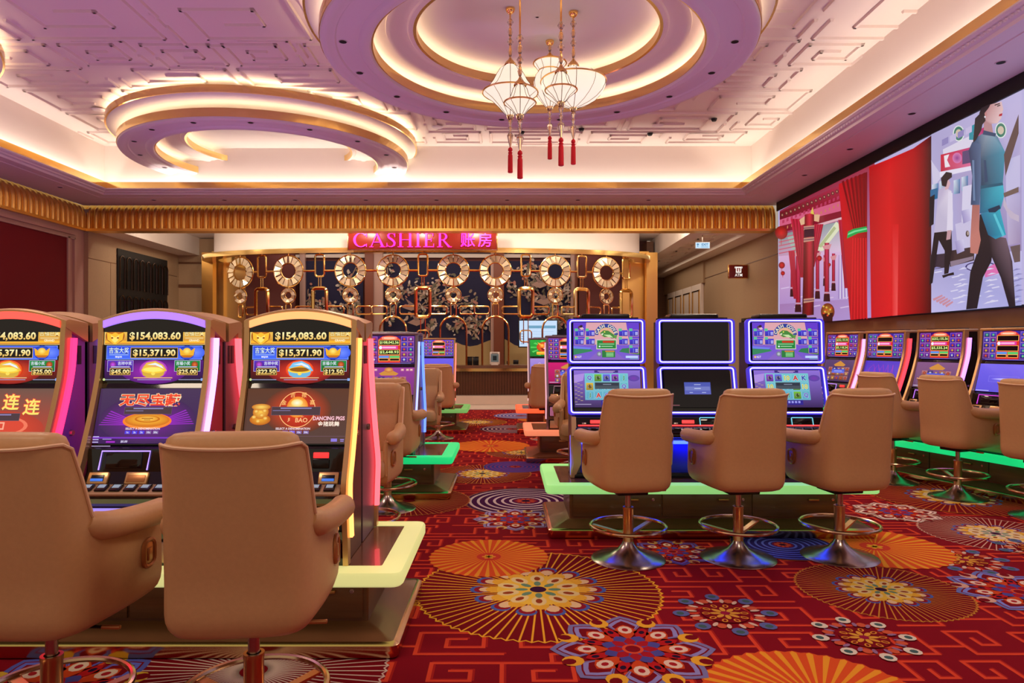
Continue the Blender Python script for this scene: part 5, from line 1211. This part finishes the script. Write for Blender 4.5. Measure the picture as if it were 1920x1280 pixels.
def low_scene(a, H):
    low_grid(a, H, (150, 60, 150)); a.ell(405, 40, 70, 40, (240, 180, 90), (190, 100, 60)); 
    for x in (60, 130, 200, 620, 700, 760): a.rect(x-26, 20, x+26, 60, (200, 120, 150)); a.rect(x-16, 30, x+16, 50, (240, 200, 190))
def up_dragon(a, H):
    a.rect(0, 0, 810, H, (40, 170, 60), (20, 120, 40))
    for k in range(10): a.poly([(405, 200), (405+390*cos(k*.63), H/2+.47*H*sin(k*.63)), (405+390*cos(k*.63+.2), H/2+.47*H*sin(k*.63+.2))], (90, 210, 90))
    a.ell(400, 190, 220, 140, (250, 130, 40), (200, 50, 20)); a.ell(330, 150, 60, 50, (255, 210, 90), (240, 120, 40)); a.ell(490, 150, 60, 50, (255, 210, 90), (240, 120, 40)); a.poly([(280, 220), (540, 220), (480, 290), (340, 290)], (130, 20, 20)); a.poly([(200, 60), (300, 110), (270, 150)], (250, 180, 60)); a.poly([(610, 60), (510, 110), (540, 150)], (250, 180, 60))
    a.rect(180, 320, 640, 400, (250, 210, 70), (230, 140, 30)); a.ell(405, 230, 40, 20, (255, 220, 200))
def low_pale(a, H):
    a.rect(0, 0, 810, H, (170, 140, 214), (120, 110, 210)); a.line([(160, 200), (260, 120), (360, 220), (460, 120), (560, 220), (660, 140)], 14, (220, 190, 230)); a.rect(0, H-20, 810, H, (70, 60, 200))
FR, FS = M['goldframe'], mat('silver_violet_frame', (150, 130, 150), .3, .7)
UPv = lambda a, H: arc_upper(a, H, (170, 40, 190), (84, 16, 120), '$45.00', '$25.00', (214, 170, 60))
UPo = lambda a, H: arc_upper(a, H, (240, 60, 30), (120, 14, 24), '$22.50', '$12.50', (110, 180, 220))
UPr = lambda a, H: arc_upper(a, H, (240, 80, 30), (140, 20, 24), '$45.00', '$25.00', (214, 170, 60))
ZS = .421
V_machine('slot machine with red light strips and arched top, leftmost of the front bank', (-2.575, 3.36, ZS), 0, FR, (255, 40, 90), (255, 90, 90), UPr, low_red, arch=(255, 80, 70), side=mat('side_violet_spill', (126, 70, 170), .35, .3))  # side colour carries violet spill from the neighbouring light strip
V_machine('slot machine with violet light strips showing 15,371.90 and 45.00', (-1.825, 3.36, ZS), 0, FR, (170, 140, 255), (170, 150, 255), UPv, low_violet, arch=(150, 110, 255), side=mat('side_crimson_spill', (150, 50, 90), .35, .3))  # red glow of the strips is put into the side colour
V_machine('slot machine with orange light strips showing 15,371.90 and 22.50', (-1.07, 3.36, ZS), 0, FR, (255, 150, 80), (255, 170, 90), UPo, low_orange, arch=(255, 160, 100), side=mat('side_brown_paint', (96, 50, 46), .3, .4))
for x, s in ((-1.07, (255, 80, 90)), (-1.825, (255, 80, 90)), (-2.575, (150, 110, 255))):
    V_machine({-1.07: 'slot machine standing back to back with the orange-lit one, pink side strip', -1.825: 'slot machine back to back with the violet-lit one', -2.575: 'slot machine back to back with the red-lit one'}[x], (x, 4.12, ZS), pi, FR, s, s, UPo, low_red, arch=s, side=M['cabside'])
V_machine('slot machine with silver frame showing 108,042.56 left of the aisle', (-1.2, 6.78, ZS), 0, FS, (130, 140, 220), (130, 110, 200), lambda a, H: tower(a, H, '$108,042.56', '$2,648.93'), low_scene)
V_machine('slot machine back to back with the one showing 108,042.56', (-1.2, 7.56, ZS), pi, FS, (80, 110, 220), (90, 90, 200), lambda a, H: tower(a, H, '', ''), low_blank)
V_machine('far slot machine with pink side strip and blank lilac lower screen, left of the aisle', (-1.2, 11.8, ZS), 0, FR, (255, 100, 90), (140, 110, 220), lambda a, H: tower(a, H, '', '', base=(90, 70, 190)), low_blank)
V_machine('slot machine behind the blue-framed bank, its red display showing', (.80, 8.83, ZS), 0, FS, (150, 110, 120), (150, 90, 120), lambda a, H: tower(a, H, '', '', base=(110, 30, 120)), lambda a, H: low_grid(a, H, (206, 30, 110)))
V_machine('farthest slot machine with green dragon picture and lilac lower screen', (.66, 11.78, ZS), 0, FS, (150, 120, 120), (150, 120, 160), up_dragon, low_pale)
C2 = [(60, 50, 170), (80, 70, 200), (60, 90, 160), (110, 50, 150)]
for (X, Y), stp, up, lw, lab in (
    ((4.445, 9.05), (180, 130, 255), lambda a, H: tower(a, H, '$252,135.56', '$5,118.24', base=(80, 20, 90)), low_grid, 'slot machine of the right row half hidden behind the rightmost blue-framed machine'),
    ((4.63, 8.36), (255, 50, 60), lambda a, H: tower(a, H, '', '', base=(60, 40, 150), cols=C2), low_curve, 'slot machine of the right row with a red side strip and violet lower screen'),
    ((4.84, 7.63), (190, 120, 255), lambda a, H: tower(a, H, '$252,135.56', '$5,535.24', base=(60, 20, 120)), lambda a, H: low_grid(a, H, (130, 84, 130)), 'slot machine of the right row showing 252,135.56 and 5,535.24 fully'),
    ((5.05, 6.88), (190, 60, 200), lambda a, H: tower(a, H, '', '', base=(60, 40, 150), cols=C2), low_blank, 'slot machine at the right edge with a plain lilac lower screen')):
    V_machine(lab, (X-nx_*.18, Y-ny_*.18, ZS), RZ, FR, stp, (40, 170, 90), up, lw, side=M['black'], sc=1.04)
# ---- blue-framed machines
def cove_upper(a, H):
    a.rect(0, 0, 810, H, (110, 70, 210), (120, 90, 200)); a.poly([(150, 0), (660, 0), (700, 270), (110, 270)], (216, 160, 170), None) ; a.poly([(0, 0), (160, 0), (130, 270), (0, 270)], (100, 60, 200)); a.poly([(650, 0), (810, 0), (810, 270), (690, 270)], (100, 60, 200))
    a.poly([(0, 300), (200, 320), (240, 350), (0, 400)], (50, 130, 90)); a.poly([(0, 290), (220, 310), (200, 330), (0, 320)], (110, 120, 230)); a.poly([(810, 300), (600, 320), (560, 360), (810, 400)], (50, 120, 80)); a.poly([(180, H), (330, 330), (480, 330), (640, H)], (130, 96, 190))
    a.annul(405, 160, 96, 146, (40, 60, 150), a0=pi*1.02, a1=pi*1.98, n=30); a.annul(405, 160, 90, 97, (240, 200, 110), a0=pi*1.02, a1=pi*1.98, n=30)
    T = 'CASH COVE'
    for k, ch in enumerate(T):
        if ch == ' ': continue
        an = pi*(1.10+.80*k/8); V, F, gw, gh = glyph(ch, .03); s_ = 40/gh; r = 121; ca, sa = cos(an+pi/2), sin(an+pi/2)
        a.add([(405+r*cos(an)+(x-gw/2)*s_*ca+(y-gh/2)*s_*sa, 160+r*sin(an)+(x-gw/2)*s_*sa-(y-gh/2)*s_*ca) for x, y in V], F, (236, 226, 190))
    a.ell(405, 130, 80, 60, (250, 190, 90), (216, 160, 150)); a.poly([(330, 130), (370, 96), (430, 100), (500, 150), (520, 190), (470, 196), (440, 176), (380, 180), (350, 160)], (70, 130, 60)); a.poly([(340, 140), (372, 130), (356, 158)], (240, 240, 220)); a.poly([(370, 150), (450, 150), (490, 186), (430, 180)], (190, 220, 160)); a.ell(384, 116, 8, 8, (250, 240, 90)); a.poly([(490, 160), (540, 150), (524, 210)], (90, 150, 70))
    for x, y in ((16, 92), (150, 92), (16, 196), (150, 196), (556, 92), (684, 92), (556, 196), (684, 196), (684, 300)):
        a.rect(x, y, x+116, y+80, (70, 60, 210), (50, 40, 160)); a.frame(x, y, x+116, y+80, 4, (230, 170, 120)); a.rect(x, y-18, x+40, y+14, (90, 190, 150)); a.rect(x+48, y+20, x+54, y+70, (130, 140, 240)); [a.rect(x+74, y+26+14*k, x+106, y+34+14*k, (200, 200, 250)) for k in range(3)]
    a.rect(280, 210, 530, 330, (200, 200, 180)); a.rect(290, 220, 520, 320, (30, 130, 60)); a.rect(360, 226, 500, 250, (200, 50, 30)); a.rect(310, 262, 500, 270, (170, 220, 170)); a.rect(310, 286, 330, 304, (230, 240, 255)); a.rect(340, 290, 480, 298, (180, 220, 180))
    a.rect(350, 344, 510, 430, (40, 120, 60)); a.rect(390, 348, 500, 362, (220, 130, 60)); a.ell(316, 388, 30, 30, (200, 210, 220), (90, 100, 120)); [a.rect(400, 372+18*k, 490, 382+18*k, (150, 220, 150)) for k in range(3)]
    a.text('IGT', 72, 424, 26, (230, 226, 250), bold=.02, sgn=-1); a.ell(26, 424, 12, 14, (240, 190, 110)); a.rect(640, 410, 790, 436, (190, 210, 250)); a.rect(690, 442, 790, 450, (110, 190, 180))
    a.ell(80, 60, 24, 20, (90, 60, 70)); a.poly([(70, 70), (110, 60), (130, 80), (100, 90)], (226, 190, 200)); a.ell(96, 46, 18, 14, (40, 24, 40))
def reels(a, H, G, title):
    a.rect(0, 0, 810, H, (140, 110, 210), (60, 40, 90)); a.poly([(0, 60), (130, 40), (110, 130), (0, 160)], (170, 140, 220)); a.ell(730, 100, 70, 40, (120, 60, 170), (90, 70, 160))
    for k in range(16): a.rect(6+(k % 3)*34, 150+k*16, 36+(k % 3)*34, 156+k*16, (190, 170, 130))
    a.rect(130, 40, 660, 370, (110, 190, 200), (90, 160, 190))
    for r in range(3):
        for c in range(5):
            x, y = 140+c*104, 46+r*108; g_ = G[r][c]; a.frame(x, y, x+98, y+100, 3, (150, 210, 220))
            if len(g_) <= 2 and g_[0].isalnum(): a.text(g_, x+49, y+52, 62, {'Q': (90, 80, 190), 'J': (30, 130, 80), 'A': (200, 50, 50), 'K': (50, 70, 170)}.get(g_, (200, 190, 60)), bold=.04, out=(220, 240, 240), sgn=-1)
            else:
                k = {'f': (120, 190, 60), 'p': (150, 70, 210), 'b': (110, 110, 230), 'y': (220, 180, 60)}[g_[1]]; a.rect(x+6, y+6, x+92, y+94, k, shade_(k, .7)); a.ell(x+49, y+50, 30, 26, (240, 230, 220), shade_(k, .5)); a.poly([(x+30, y+50), (x+50, y+24), (x+72, y+60), (x+48, y+76)], shade_(k, .45))
    a.rect(250, 154, 550, 236, (70, 80, 90)); a.rect(260, 162, 540, 196, (50, 56, 70)); a.rect(350, 174, 450, 184, (130, 140, 160)); a.rect(250, 6, 540, 34, (60, 46, 120)); a.rect(290, 12, 500, 20, (190, 160, 220)); a.rect(310, 24, 480, 30, (190, 160, 220))
    a.rect(320, 376, 560, 430, (50, 40, 140)); [a.rect(340+40*k, 384, 366+40*k, 410, (150, 150, 230)) for k in range(5)]; a.rect(10, 420, 200, 428, (170, 160, 200))
def dark_upper(a, H): a.rect(0, 0, 810, H, (14, 8, 14))
def dark_lower(a, H):
    a.rect(0, 0, 810, H, (16, 12, 14)); a.rect(240, 150, 560, 300, (70, 84, 170), (90, 96, 180)); a.rect(250, 204, 550, 252, (110, 120, 190)); a.rect(360, 176, 440, 184, (180, 190, 230)); a.rect(360, 224, 440, 232, (200, 210, 240)); a.rect(300, 272, 340, 282, (160, 170, 220)); a.rect(450, 272, 500, 282, (160, 170, 220)); a.rect(20, 430, 170, 438, (150, 90, 100))
VIO = mat('violet_frame_plastic', (74, 60, 210), .25); VIO.node_tree.nodes['Principled BSDF'].inputs['Emission Color'].default_value = (*C3((70, 56, 225)), 1); VIO.node_tree.nodes['Principled BSDF'].inputs['Emission Strength'].default_value = .6
def N_machine(label, loc, up, low):
    t = empty('slot_machine', loc, 0, label, 'slot machine'); P = N_CONT; back = .44
    MB().prism_x(outline(P, back, 1.3), -.27, .27).build('cabinet', M['blackgloss'], t, smooth=False)
    for s in (-1, 1):
        a, b_ = sorted((s*.27, s*.29)); O_ = [(.14, .36), (.12, .5), (.22, .92), (.235, 1.28), (back, 1.28), (back, 0), (.2, 0)]
        MB().prism_x(O_, a, b_).build('side_panel', mat('side_navy', (20, 18, 60), .3) if 'side_navy' not in bpy.data.materials else bpy.data.materials['side_navy'], t, smooth=False)
        a, b_ = sorted((s*.265, s*.30))
        MB().ribbon_x([(-.02, .36), (.0, .42), (.03, .505)], .07, a, b_).build('deck_wing', M['beigeplastic'], t)
        a, b_ = sorted((s*.22, s*.30))
        MB().loft([[(a, .02, .35), (b_, .02, .35), (b_, .14, .35), (a, .14, .35)], [(a+.02*(s < 0)+.0, .06, .12), (b_, .06, .12), (b_, .16, .12), (a, .16, .12)], [(s*.30-.03*(s > 0), .1, .0), (s*.30+.03*(s < 0), .1, .0), (s*.30+.03*(s < 0), .2, 0), (s*.30-.03*(s > 0), .2, 0)]]).build('leg_fairing', M['beigeplastic'], t, ang=50)
        MB().tube([(s*.296, .13, .02), (s*.296, .16, .34)], .006, 6).build('side_light', glow((90, 90, 255), 2.2), t)
    for k, f0, f1, nm in ((10, .0, 1., 'upper'), (8, .0, 1., 'lower')):
        (y0, z0), (y1, z1) = P[k], P[k+1]; hh = math.hypot(y1-y0, z1-z0)/2-.004
        m = seg_at(MB(), P, k, .5, 0, .012); W_ = .325
        m.loft([[(x, y, z) for x, z in rrect(2*W_, 2*hh, .03, 4)] for y in (.03, -.006)]+[[(x, y, z) for x, z in rrect(2*W_-.07, 2*hh-.05, .02, 4)] for y in (-.006, .03)], ring=True); m.build(nm+'_frame', VIO, t, ang=40)
        m = seg_at(MB(), P, k, .5, 0, .02); m.tube([(x, 0, z) for x, z in rrect(2*W_-.05, 2*hh-.03, .02, 4)], .0055, 6, True); m.build(nm+'_neon', glow((176, 170, 255), 2.6), t)
        a, H = seg_art(P, k, .545, 810, .09, .91, .014); H = min(H, 460); a.rect(0, 0, 810, H, (10, 8, 14)); (up if nm == 'upper' else low)(a, H); a.build(nm+'_screen', M['screen'], t)
    MB().box(-.2, .2, .2, .42, 1.3, 1.345, .015).build('top_lid', M['black'], t)
    m = seg_at(MB(), P, 6, .5, -.1, .004); m.box(-.05, .05, -.004, .006, -.014, .014, .003); m.build('credit_display', glow((255, 60, 60), 1.4), t)
    m = seg_at(MB(), P, 6, .5, .08, .004); m.box(-.08, .08, -.004, .006, -.03, .03, .004); o = m.build('player_display', M['blackgloss'], t)
    m = seg_at(MB(), P, 6, .5, .08, .01); m.tube([(x, 0, z) for x, z in rrect(.17, .066, .006, 2)], .003, 5, True); m.build('display_light', glow((120, 220, 240), 1.1), o)
    m = seg_at(MB(), P, 6, .3, -.2, .004); m.box(-.018, .018, -.003, .005, -.01, .01, .006); m.build('jack_plate', M['steel'], t)
    m = seg_at(MB(), P, 5, .5, 0, .002); m.box(-.26, .26, -.006, .01, -.03, .03, .005); dk = m.build('button_deck', M['blackgloss'], t)
    m = seg_at(MB(), P, 5, .95, 0, .012); m.box(-.25, .25, -.003, .003, -.008, .006, .002); m.build('deck_light', glow((255, 70, 70), 1.), dk)
    for k in range(6):
        m = seg_at(MB(), P, 5, .35, -.2+.075*k, .012); m.box(-.028, .028, -.006, .004, -.018, .014, .004); m.build('button', M['black'], dk)
    MB().box(-.26, .26, -.046, .0, .345, .375, .01).build('deck_lip', M['black'], t)
    MB().box(-.225, .225, .098, .13, .04, .3, .01).build('belly_panel', mat('blue_belly', (30, 44, 200), .35) if 'blue_belly' not in bpy.data.materials else bpy.data.materials['blue_belly'], t)
    MB().box(-.22, .22, .02, .075, .288, .308).build('under_deck_light', glow((40, 60, 255), 9.), t)
    MB().box(-.27, .27, .09, .14, 0, .04, .008).build('foot', M['black'], t)
    return t
G1 = [['Q', '#f', '#b', '#p', 'J'], ['#y', 'J', 'K', '10', 'Q'], ['J', 'A', 'Q', '#p', 'K']]
G2 = [['#p', '#b', '10', 'A', 'K'], ['10', 'Q', 'J', '#f', '10'], ['K', 'A', 'J', '#f', 'Q']]
N_machine('blue-framed slot machine with fishing game, left of the three', (.82, 5.48, ZS), cove_upper, lambda a, H: reels(a, H, G1, ''))
N_machine('blue-framed slot machine with dark empty screens in the middle', (1.56, 5.48, ZS), dark_upper, dark_lower)
N_machine('blue-framed slot machine with fishing game, right of the three', (2.30, 5.48, ZS), cove_upper, lambda a, H: reels(a, H, G2, ''))
